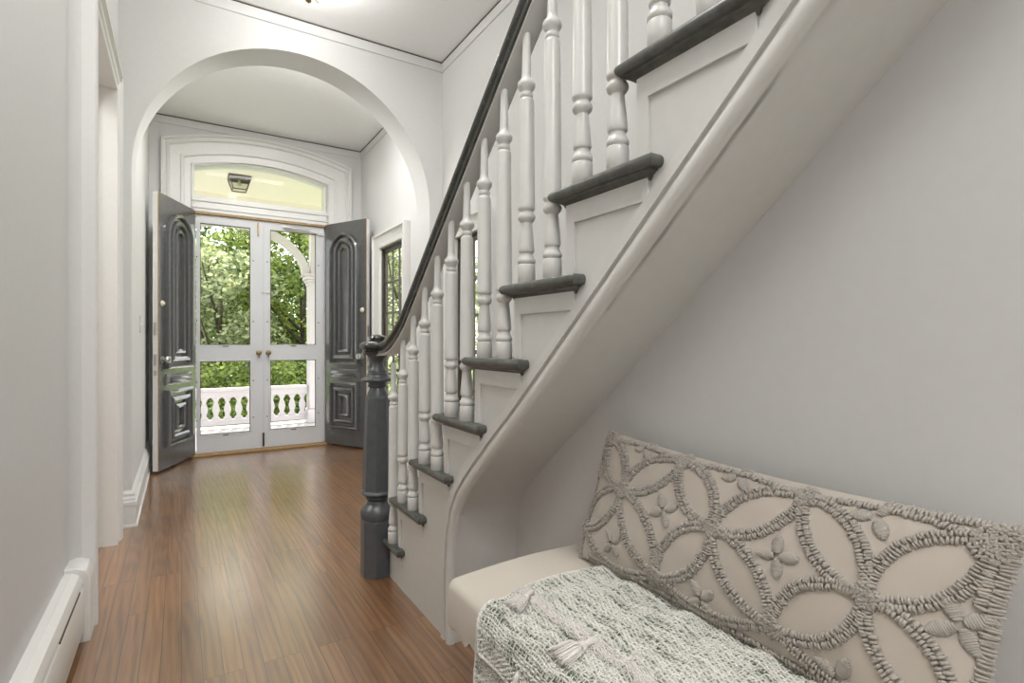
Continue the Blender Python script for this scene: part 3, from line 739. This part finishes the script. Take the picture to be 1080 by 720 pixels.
# yarn tufting: rows of small loops following petal outlines
NODES = {}  # filled below (u, v)
NODES = dict(TL=(.029, .321), LB=(.004, .080), N1=(.132, .211), N2=(.287, .323), N4=(.283, .046), N3=(.409, .200), N5=(.572, .318), N7=(.559, .064), N6=(.708, .182), TR=(.838, .314), BR=(.832, .055))
tm = MB(); rng = random.Random(3)
def loop_row(pts, width, step=.0056, rad=.0024, jit=.0014, ht=.0068):
    """pts: list of (u,v). small arched yarn loops lying across the line"""
    P_ = [Vector(p) for p in pts]; acc = 0; nxt = 0
    for i in range(len(P_)-1):
        a, b = P_[i], P_[i+1]; L = (b-a).length
        if L < 1e-9: continue
        d = (b-a)/L; n = Vector((-d.y, d.x))
        while nxt <= acc+L:
            c = a+d*(nxt-acc); w = width*(.9+.25*rng.random()); ang = rng.uniform(-.25, .25)
            nn = n*math.cos(ang)+d*math.sin(ang); c = c+Vector((rng.uniform(-jit, jit), rng.uniform(-jit, jit)))
            q = []
            for k in range(6):
                t = k/5*2-1; uv = c+nn*(w/2*t); q.append(psurf(uv.x, uv.y, 1, -.001+ht*(1-t*t)**.5*rng.uniform(.85, 1.15)))
            tm.tube(q, rad*rng.uniform(.85, 1.15), 5, cap=True); nxt += step*rng.uniform(.85, 1.15)
        acc += L
def cord(pts, w=.010, gap=.0105):
    # two rows side by side
    P_ = [Vector(p) for p in pts]; A_, B_ = [], []
    for i, p in enumerate(P_):
        d = (P_[min(i+1, len(P_)-1)]-P_[max(i-1, 0)]).normalized(); n = Vector((-d.y, d.x)); A_.append(p+n*gap/2); B_.append(p-n*gap/2)
    loop_row(A_, w); loop_row(B_, w)
def petal(a, b, hw=.046, ins=.0):
    a, b = Vector(a), Vector(b); d = b-a; n = Vector((-d.y, d.x)).normalized()
    for s in (1, -1):
        pts = []
        for k in range(19):
            t = k/18; pts.append(a+d*t+n*(s*hw*(math.sin(PI*t)**.75)))
        pts = [p for p in pts if -.006 < p.y < PW+.006 and -.006 < p.x < PL+.006]
        if len(pts) > 2: cord(pts)
for a, b, hw in (('N1','TL',.036), ('N1','N2',.036), ('N1','N4',.040), ('N1','LB',.036), ('N3','N2',.040), ('N3','N5',.040), ('N3','N4',.042), ('N3','N7',.040), ('N6','N5',.040), ('N6','N7',.044), ('N6','TR',.044), ('N6','BR',.040)):
    petal(NODES[a], NODES[b], hw)
def arc_between(a, b, sag, one=False):
    a, b = Vector(a), Vector(b); d = b-a; n = Vector((-d.y, d.x)).normalized()
    (loop_row if one else cord)([a+d*(k/16)+n*sag*math.sin(PI*k/16) for k in range(17)], .010)
arc_between(NODES['TL'], NODES['N2'], .010, True); arc_between(NODES['N2'], NODES['N5'], .010, True); arc_between(NODES['N5'], NODES['TR'], .012, True)
arc_between(NODES['LB'], NODES['N4'], -.046); arc_between(NODES['N4'], NODES['N7'], -.034); arc_between(NODES['N7'], NODES['BR'], -.040)
# dense knots at the nodes and along the right seam
def knot(c, r):
    for k in range(int(60*(r/.018)**2)):
        a = rng.uniform(0, 2*PI); q = r*math.sqrt(rng.random()); uv = Vector(c)+Vector((q*math.cos(a), q*math.sin(a)))
        e = rng.uniform(0, PI); dd = Vector((math.cos(e), math.sin(e)))*.0045
        tm.tube([psurf(uv.x-dd.x, uv.y-dd.y, 1, .001), psurf(uv.x, uv.y, 1, .0085*rng.uniform(.8, 1.1)), psurf(uv.x+dd.x, uv.y+dd.y, 1, .001)], .0026, 5)
for k, c in NODES.items():
    if k != 'LBB': knot(c, .020 if k not in ('TR',) else .028)
loop_row([(PL-.004, .33), (PL-.006, .22), (PL-.006, .12), (PL-.004, .0)], .016)
loop_row([(PL-.018, .335), (PL-.020, .28), (PL-.018, .22)], .014)
loop_row([(.004, .32), (.006, .2), (.004, .08), (.006, .0)], .010)
cord([(.05, .012), (.25, .008), (.5, .008), (.86, .012)]); loop_row([(.70, PW-.006), (.78, PW-.006), (.86, PW-.004)], .012)
# leaf motifs : short stuffed leaves in crosses
def leaflet(c, ang, L=.034, W=.017):
    d = Vector((math.cos(ang), math.sin(ang))); n = Vector((-d.y, d.x)); rows = int(L/.0032)
    for k in range(rows):
        t = (k+.5)/rows; w = W*(math.sin(PI*min(1, t*.95+.06)))**.6
        p = Vector(c)+d*(.006+L*t); q = []
        for j in range(5):
            s = j/4*2-1; uv = p+n*(w/2*s*1.3)
            if not (0 < uv.x < PL and 0 < uv.y < PW): uv = Vector((min(max(uv.x, 0), PL), min(max(uv.y, 0), PW)))
            q.append(psurf(uv.x, uv.y, 1, -.001+.0058*(1-s*s)**.5))
        tm.tube(q, .0023*rng.uniform(.85, 1.15), 5)
def motif(c, a0, n=4, L=.034):
    for k in range(n): leaflet(c, a0+2*PI*k/n, L)
motif((.555, .192), .15); motif((.277, .198), .5); motif((.826, .190), .6, L=.036); motif((.689, .310), .1+PI, 3, .034)
motif((.136, .073), .8, L=.030); motif((.405, .046), .7, L=.032); motif((.677, .036), 1.2, 4); motif((.430, .322), .3+PI, 3, .03); motif((.016, .21), 1.2, 2, .03); motif((.165, .325), .2+PI, 3, .026)
tm.xf(Matrix.Translation(poff)); tm.build('tufted_yarn', 'tuft', pw_, smooth=179, fix=False)

# ------------------------------------------------------------------ throw blanket
th = thing('throw_blanket', 'white and sage green woven throw with tassels draped over the bench', 'blanket', (.7, .7, BZ))
toff = Vector((-.7, -.7, -BZ))
TYF, TYN = 1.035, .475            # far and near edges along the bench
def fold(a, b, t): return a+(b-a)*t
def tsurf(s, t, layer=0, lift=0):
    """s: 0 (back, under pillow) .. 1 (hem); t: 0 far edge .. 1 near edge"""
    back = .955; front = BX0-.004
    topL = back-front; hang = (.058 if layer == 0 else .24)
    d = s*(topL+hang)
    y = TYF-(TYF-TYN)*t
    th_ = .014 if layer == 0 else .007
    y -= .012*math.sin(s*5.0+.6)*(1-t)+ (.03*max(0, s-.6) if layer == 0 else .012*s)*(1-2*t)
    y -= .12*max(0, s-(.55 if layer == 0 else .42))**1.3*max(0, 1-2*t)
    wav = .0035*math.sin(23*t+7*s)+.003*math.sin(41*t-11*s)
    r = .036
    if d < topL-r:
        x = back-d; z = BZ+th_+.010*math.sin(PI*min(1, max(0, (x-BX0)/(BX1-BX0))))+wav
        nrm = Vector((0, 0, 1))
    elif d < topL-r+r*PI/2:
        a = (d-(topL-r))/r; x = front+r-r*math.sin(a)-th_*math.sin(a); z = BZ-r+r*math.cos(a)+th_*math.cos(a)+.002+wav*math.cos(a); nrm = Vector((-math.sin(a), 0, math.cos(a)))
    else:
        e = d-(topL-r+r*PI/2); x = front-th_-.010*(e/.1)-.005*math.sin(19*t+2)*(e/.1); z = BZ-r-e*.98; nrm = Vector((-1, 0, .1)).normalized()
    # far edge rolls softly down onto the bench
    ed = min(1, t/.03)*1.
    z -= (1-ed)*(th_*.55) if d < topL-r else 0
    return Vector((x, y, z))+nrm*lift
def sheet(layer, nu, nv, lift=0):
    vs = []; fs = []
    for i in range(nu+1):
        for j in range(nv+1): vs.append(tsurf(i/nu, j/nv, layer, lift))
    for i in range(nu):
        for j in range(nv):
            a = i*(nv+1)+j; fs.append((a, a+nv+1, a+nv+2, a+1))
    return vs, fs
for layer in (1, 0):
    m = MB(); m.add(*sheet(layer, 60, 60)); m.xf(Matrix.Translation(toff))
    cl = m.build('woven_cloth', 'ground_cloth', th, smooth=179, fix=False)
    sl = cl.modifiers.new('thick', 'SOLIDIFY'); sl.thickness = .003; sl.offset = -1
    # thick rows along the length of the bench
    rg = random.Random(11+layer)
    w = MB(); nrow = 104 if layer == 0 else 62; s_lo = 0 if layer == 0 else .55
    for r_ in range(nrow):
        s = s_lo+(1-s_lo)*(r_+.5)/nrow; pts = []; ph = (r_ % 2)*PI; jit = rg.uniform(-.002, .002); n = 120
        for k in range(n+1):
            t = k/n; pts.append(tsurf(min(1, max(0, s+jit+.0012*math.sin(t*60+r_*1.7))), t, layer, .0012+.0022*math.sin(t*PI*58+ph)))
        rad = .0026+rg.uniform(-.0005, .0006)
        w.tube(pts, rad, 5, mi=0, flat=.75)
    w.xf(Matrix.Translation(toff)); w.build('weft_yarn', 'weft', th, smooth=179, fix=False)
    w = MB(); ncol = 76
    for c_ in range(ncol+1):
        t = c_/ncol; pts = []; ph = (c_ % 2)*PI; jit = rg.uniform(-.003, .003)
        for k in range(150):
            s = s_lo+(1-s_lo)*k/149
            tt = t+jit*.6+.024*math.sin(s*9+1.2*layer)+.0012*math.sin(s*70+c_)
            pts.append(tsurf(s, min(1, max(0, tt)), layer, .0026+.0018*math.sin(k*.59+ph)))
        w.tube(pts, .0010+rg.uniform(0, .0004), 5, flat=.8)
    w.xf(Matrix.Translation(toff)); w.build('warp_yarn', 'warp', th, smooth=179, fix=False)
# rolled hem cords
w = MB()
for layer in (0, 1):
    w.tube([tsurf(k/120, 0.0, layer, .001) for k in range(0 if layer == 0 else 60, 121)], lambda t: .0048+.0007*math.sin(t*400), 7)
    w.tube([tsurf(1, k/160, layer, .001) for k in range(161)], lambda t: .0048+.0007*math.sin(t*500), 7)
    w.tube([tsurf(k/120, 1.0, layer, .001) for k in range(0 if layer == 0 else 60, 121)], lambda t: .0048+.0007*math.sin(t*400), 7)
w.xf(Matrix.Translation(toff)); w.build('hem', 'warp', th, smooth=179, fix=False)
# fluffy white band along the bench
rg = random.Random(5); w = MB()
for k in range(1700):
    t = rg.random(); s = .66+rg.gauss(0, .016); a = rg.uniform(-.5, .5); L = rg.uniform(.012, .028)
    b = tsurf(s, t, 0, .004); dt = L*math.cos(a)/(TYF-TYN); ds = L*math.sin(a)/.45
    w.tube([b, tsurf(s+ds/2, min(1, t+dt/2), 0, .004+rg.uniform(.002, .006)), tsurf(s+ds, min(1, t+dt), 0, .003)], .0011, 4)
w.xf(Matrix.Translation(toff)); w.build('fluffy_band', 'tassel', th, smooth=179, fix=False)
def tassel(s, t, layer, direc, size=1.):
    b = tsurf(s, t, layer, .010); rg = random.Random(int(s*1000+t*77)); d = Vector(direc).normalized(); w = MB()
    side = d.cross(Vector((0, 0, 1))).normalized(); upv = side.cross(d).normalized()
    w.ellipsoid(b, .010*size, .010*size, .009*size, 10, 8)
    for k in range(150):
        a = rg.uniform(0, 2*PI); q = math.sqrt(rg.random()); L = .050*size*rg.uniform(.8, 1.05)
        o1 = side*(.007*size*q*math.cos(a))+upv*(.006*size*q*math.sin(a)); o2 = side*(.021*size*q*math.cos(a))+upv*(.009*size*q*math.sin(a)+.001)
        w.tube([b+o1, b+d*L*.35+o2*1.0+upv*.004, b+d*L*.75+o2*1.15, b+d*L+o2*1.25-upv*.002], .00125*size, 4)
    w.tube([b-d*.028*size, b-d*.015*size+upv*.004, b], .0055*size, 7)
    w.xf(Matrix.Translation(toff)); w.build('tassel', 'tassel', th, smooth=179, fix=False)
tassel(.70, .125, 0, (-.85, -.25, -.08), .95)
tassel(.72, .50, 0, (-.9, .1, -.08), 1.15)
tassel(.97, .33, 0, (-.55, -.1, -.8), 1.0)
tassel(.99, .72, 0, (-.35, .1, -1), 1.0)

# ------------------------------------------------------------------ ceiling lamp in the hall
lm = thing('ceiling_lamp', 'brass ceiling lamp with a pointed finial hanging just above the frame', 'lamp', (.60, 3.10, ZC))
lo = Matrix.Translation((0, 0, 0))
m = MB(); m.lathe([(.06, 0), (.06, -.008), (.045, -.018), (.012, -.024), (.008, -.06), (.008, -.12)], (0, 0, 0), 24); m.build('canopy', 'brass', lm, smooth=40)
m = MB(); m.lathe([(.0, -.19), (.05, -.185), (.085, -.165), (.10, -.135), (.102, -.132), (.085, -.160), (.05, -.180), (.0, -.185)], (0, 0, 0), 28, cap=False); m.build('glass_bowl', 'knobglass', lm, smooth=60)
m = MB(); m.lathe([(.008, -.12), (.008, -.188), (.022, -.192), (.024, -.200), (.014, -.206), (.010, -.212), (.016, -.220), (.016, -.228), (.006, -.236), (.002, -.240)], (0, 0, 0), 18); m.build('finial', 'brass', lm, smooth=50)
m = MB(); m.tube([(.022, 0, -.196), (.05, -.01, -.226)], .0022, 6); m.build('pull_chain', 'brass', lm, smooth=50)

# ------------------------------------------------------------------ outdoors: porch
PZ = -.12; PY = 8.1
m = MB(); m.box((-3.2, YD+.2, PZ-.1), (3.0, PY+.25, PZ)); struct(m.build('floor', 'porchfloor'))
m = MB(); m.box((-3.2, YD+.2, 3.0), (3.0, PY+.25, 3.08)); m.box((-3.2, PY-.12, 2.76), (3.0, PY+.12, 3.0)); struct(m.build('ceiling', 'porchceil'))
# porch balustrade with flat sawn balusters
rl = thing('porch_railing', 'white porch balustrade with flat sawn vase balusters seen through the storm doors', 'railing', (.5, PY, PZ))
def sawn(x, z0, z1):
    h = z1-z0; hp_ = [(0, .050), (.12, .048), (.15, .032), (.24, .026), (.30, .030), (.40, .042), (.50, .043), (.62, .034), (.74, .022), (.80, .019), (.82, .032), (.89, .032), (.93, .050), (1, .067)]
    poly = [(x-w_, z0+h*t) for t, w_ in hp_]+[(x+w_, z0+h*t) for t, w_ in reversed(hp_)]
    q = MB(); q.prism(poly, 'y', -.016, .016); return q
bx0, bx1 = -2.6, 1.54
m = MB(); m.box((bx0-.5, -.05, .50), (bx1-.5, .05, .545)); m.box((bx0-.5, -.03, .42), (bx1-.5, .03, .50)); m.build('top_rail', 'porch', rl, bevel=.006)
m = MB(); m.box((bx0-.5, -.035, .05), (bx1-.5, .035, .125)); m.build('bottom_rail', 'porch', rl, bevel=.004)
x = bx1-.06
while x > bx0+.05:
    q = sawn(x-.5, .11, .43); q.build('baluster', 'porch', rl); x -= .136
def column(x, lab, side):
    c = thing('porch_column', lab, 'column', (x, PY, PZ))
    m = MB(); m.box((-.12, -.12, 0), (.12, .12, .20)); m.box((-.10, -.10, .20), (.10, .10, 2.02)); m.build('shaft', 'porch', c, bevel=.012)
    m = MB()
    for a, z0, z1 in ((.115, 1.98, 2.02), (.15, 2.06, 2.11), (.13, 2.02, 2.06), (.17, 2.11, 2.14)): m.box((-a, -a, z0), (a, a, z1))
    m.box((-.075, -.075, 2.14), (.075, .075, 2.88)); m.build('capital', 'porch', c, bevel=.008)
    return c
column(1.66, 'white square porch column at the right end of the porch railing', 1)
column(-.60, 'white square porch column at the left foot of the porch arch', -1)
ar = MB(); cx, rx = .53, .945; pts0 = []; pts1 = []
for k in range(41):
    a = PI*k/40; pts0.append((cx+rx*math.cos(a), 2.0+.60*math.sin(a))); pts1.append((cx+(rx+.10)*math.cos(a), 2.0+.71*math.sin(a)))
ar.prism(pts0+list(reversed(pts1)), 'y', PY-.05, PY+.05)
tag(ar.build('porch_arch', 'porch', bevel=.01), 'white curved arch bracket between the porch columns', 'arch')
# porch lantern
ln = thing('porch_lantern', 'small bronze tapered lantern fixed to the cream porch ceiling', 'lantern', (.585, 7.05, 3.0))
m = MB(); m.lathe([(.17, 0), (.17, -.012), (.155, -.03)], (0, 0, 0), 4, rot=PI/4); m.build('top_plate', 'bronze', ln, bevel=.002)
m = MB()
for sx in (-1, 1):
    for sy in (-1, 1): m.tube([(sx*.112, sy*.112, -.03), (sx*.072, sy*.072, -.16)], .006, 6)
for a, z in ((.112, -.034), (.074, -.158)):
    for s_ in (-1, 1): m.tube([(-a, s_*a, z), (a, s_*a, z)], .006, 6); m.tube([(s_*a, -a, z), (s_*a, a, z)], .006, 6)
m.build('cage', 'bronze', ln)
m = MB(); m.loft([[(-.11, -.11, -.03), (.11, -.11, -.03), (.11, .11, -.03), (-.11, .11, -.03)], [(-.071, -.071, -.158), (.071, -.071, -.158), (.071, .071, -.158), (-.071, .071, -.158)]], capends=False); m.build('glass_shade', 'knobglass', ln)
m = MB(); m.lathe([(.012, -.03), (.014, -.06), (.022, -.09), (.018, -.115), (.004, -.125)], (0, 0, 0), 14); m.build('bulb', 'ivory', ln, smooth=60)

# ------------------------------------------------------------------ outdoors: garden
gm = paint('lawn_grass', (.16, .24, .05), .95, .4, 4, .4)
m = MB(); m.box((-30, PY+.25, -.75), (40, 45, -.6)); m.box((1.9, -6, -.75), (40, PY+.25, -.6)); struct(m.build('ground', gm))
def leaves(m, c, rad, n, size, rg, shell=.45):
    for k in range(n):
        while True:
            v = Vector((rg.uniform(-1, 1), rg.uniform(-1, 1), rg.uniform(-1, 1)))
            if v.length < 1 and v.length > shell: break
        p = Vector(c)+Vector((v.x*rad[0], v.y*rad[1], v.z*rad[2]))
        d = Vector((rg.gauss(0, 1), rg.gauss(0, 1), rg.gauss(0, .6)-.2)).normalized(); s = size*rg.uniform(.6, 1.25)
        a = d.cross(Vector((rg.gauss(0, 1), rg.gauss(0, 1), rg.gauss(0, 1)))).normalized(); nn = d.cross(a)
        m.add([p, p+d*s*.45+a*s*.30+nn*s*.06, p+d*s, p+d*s*.45-a*s*.30+nn*s*.06], [(0, 1, 2), (0, 2, 3)])
def tree(x, y, base, hgt, spread, nblob, nleaf, size, mat, label, seed, cat='tree', group=None, z0=.5, name='leafy_tree', trunk=True):
    rg = random.Random(seed); t = thing(name, label, cat, (x, y, base), group)
    m = MB()
    for k in range(nblob):
        a = rg.uniform(0, 2*PI); q = math.sqrt(rg.random())*spread; zz = z0+(hgt-z0)*((k+.5)/nblob)
        q *= .55+.45*math.sin(PI*min(1, (k+.8)/nblob))
        r_ = spread*rg.uniform(.28, .48)
        leaves(m, (q*math.cos(a), q*math.sin(a), zz), (r_, r_, r_*.8), nleaf, size, rg)
    m.build('foliage', mat, t, fix=False)
    w = MB(); lean = rg.uniform(-.2, .2)
    w.tube([(0, 0, -.02), (lean*.3, 0, hgt*.3), (lean, .1, hgt*.85)], lambda u: .075*(1-u*.75) if trunk else .03, 8)
    if trunk:
        for k in range(5):
            a = rg.uniform(0, 2*PI); z = hgt*rg.uniform(.25, .65); w.tube([(lean*z/hgt, 0, z), (spread*.5*math.cos(a), spread*.5*math.sin(a), z+.6), (spread*.8*math.cos(a), spread*.8*math.sin(a), z+1.2)], lambda u: .04*(1-u*.7), 6)
    w.build('trunk', 'bark', t, smooth=60)
G = 'garden trees beyond the porch'
tree(.75, 12.2, -.6, 3.4, 1.15, 26, 330, .12, 'leafpale', 'pale green leafy tree nearest behind the left storm door panes', 1, z0=.5)
tree(2.35, 12.6, -.6, 4.6, 1.25, 30, 330, .12, 'leaf', 'bright green leafy tree behind the right storm door panes', 2, z0=.7)
tree(-.5, 14.5, -.6, 5.4, 1.7, 28, 330, .14, 'leaf', 'tall green tree at the left edge of the left storm door panes', 3, z0=1)
tree(1.7, 16.0, -.6, 6.2, 1.9, 30, 330, .15, 'leaf', 'tallest green tree in the middle distance behind the storm doors', 4, z0=1)
tree(4.2, 17, -.6, 6.4, 2.2, 30, 330, .16, 'leafdark', 'dark green tree farthest right behind the porch column', 5, z0=1)
tree(.3, 20, -.6, 5.0, 2.4, 24, 330, .18, 'leafdark', 'dark green tree farthest away behind the left storm door', 6, z0=.8)
tree(1.2, 10.4, -.6, 1.25, .9, 16, 260, .09, 'leaf', 'low green shrub just outside the porch railing', 8, cat='shrub', z0=.2, name='garden_shrub', trunk=False)
tree(-.3, 10.6, -.6, 1.3, .9, 16, 260, .09, 'leaf', 'low green shrub outside the railing at the far left', 9, cat='shrub', z0=.2, name='garden_shrub', trunk=False)
tree(2.6, 10.3, -.6, 1.3, .8, 14, 260, .09, 'leafdark', 'low dark shrub outside the railing by the porch column', 10, cat='shrub', z0=.2, name='garden_shrub', trunk=False)
tree(4.45, 12.3, -.6, 3.8, 1.25, 22, 300, .12, 'leafpale', 'leafy tree seen through the dark side window beside the front door', 11, z0=.5)
tree(5.4, 8.6, -.6, 3.4, 1.2, 20, 260, .11, 'leafpale', 'leafy tree seen between the balusters through the second side window', 12, z0=.5)

# ------------------------------------------------------------------ light
w = bpy.data.worlds.new('sky'); scn.world = w; w.use_nodes = True; nt = w.node_tree
bg = nt.nodes['Background']; sky = nt.nodes.new('ShaderNodeTexSky')
sky.sky_type = 'NISHITA'; sky.sun_disc = False; sky.sun_elevation = R(50); sky.sun_rotation = R(20); sky.air_density = 1; sky.dust_density = 2.5; sky.ozone_density = 1
mixn = nt.nodes.new('ShaderNodeMix'); mixn.data_type = 'RGBA'; mixn.inputs[0].default_value = .62
nt.links.new(sky.outputs[0], mixn.inputs[6]); mixn.inputs[7].default_value = (6.5, 6.3, 6.0, 1)
nt.links.new(mixn.outputs[2], bg.inputs['Color']); bg.inputs['Strength'].default_value = .52
def light(kind, name, loc, rot, energy, col=(1, 1, 1), **k):
    l = bpy.data.lights.new(name, kind); l.energy = energy; l.color = col
    for a, v in k.items(): setattr(l, a, v)
    o = bpy.data.objects.new(name, l); COL.objects.link(o); o.location = loc; o.rotation_euler = rot; return o
d = Vector((-.35, -1, -1.25)).normalized()
s = light('SUN', 'sun_light', (0, 20, 20), d.to_track_quat('-Z', 'Y').to_euler(), 9.0, (1, .95, .88), angle=R(.6))
light('POINT', 'lamp_bulb', (.60, 3.10, 3.03), (0, 0, 0), 20, (1, .99, .985), shadow_soft_size=.05)
light('AREA', 'hall_rear_fill', (.05, -.9, ZC-.03), (0, 0, 0), 33, (1, .99, .98), shape='DISK', size=.6)  # added fill behind the camera, no fixture there; brightens pillow and under-stair wall
light('AREA', 'upstairs_fill', (1.2, YB-.02, 4.2), (R(90), 0, 0), 48, (1, .99, .97), shape='RECTANGLE', size=.9, size_y=1.6)  # added fill at the unseen upstairs opening, lights the balusters and stair wall
light('AREA', 'hall_fill', (.15, 1.3, ZC-.03), (0, 0, 0), 20, (1, .98, .96), shape='DISK', size=.7)  # added fill above the frame, evens out the hall; no lamp hangs here
light('AREA', 'vestibule_fill', (.67, 4.10, ZV-.02), (0, 0, 0), 25, (1, .99, .985), shape='RECTANGLE', size=.85, size_y=.18)  # invented fill hidden behind the arch head to brighten the vestibule
light('AREA', 'side_room_fill', (-1.1, 3.0, 2.68), (0, 0, 0), 22, (1, .98, .95), shape='DISK', size=.6)  # unseen fill added so the doorway jamb does not go black
def portal(loc, rot, sx, sy):
    o = light('AREA', 'window_portal', loc, rot, 1, shape='RECTANGLE', size=sx, size_y=sy); o.data.cycles.is_portal = True
portal((.375, YB-.2, 2.32), (R(90), 0, 0), 1.2, 1.2); portal((1.2, YB-.2, 4.2), (R(90), 0, 0), .95, 1.65)
portal((.675, YD+.3, 1.3), (R(-90), 0, 0), 1.2, 2.8)

# ------------------------------------------------------------------ camera
cam = bpy.data.cameras.new('camera'); co = bpy.data.objects.new('camera', cam); COL.objects.link(co)
co.location = (0, 0, H); co.rotation_euler = (R(90), 0, -R(31.96)); cam.sensor_width = 36; cam.lens = 559/1080*36; cam.clip_start = .02
scn.camera = co
vs_ = scn.view_settings; vs_.view_transform = 'Standard'; vs_.look = 'None'; vs_.gamma = 1; vs_.use_curve_mapping = False; vs_.exposure = 0.0
scn.cycles.use_denoising = True; scn.cycles.max_bounces = 10; scn.cycles.diffuse_bounces = 6; scn.cycles.transparent_max_bounces = 16
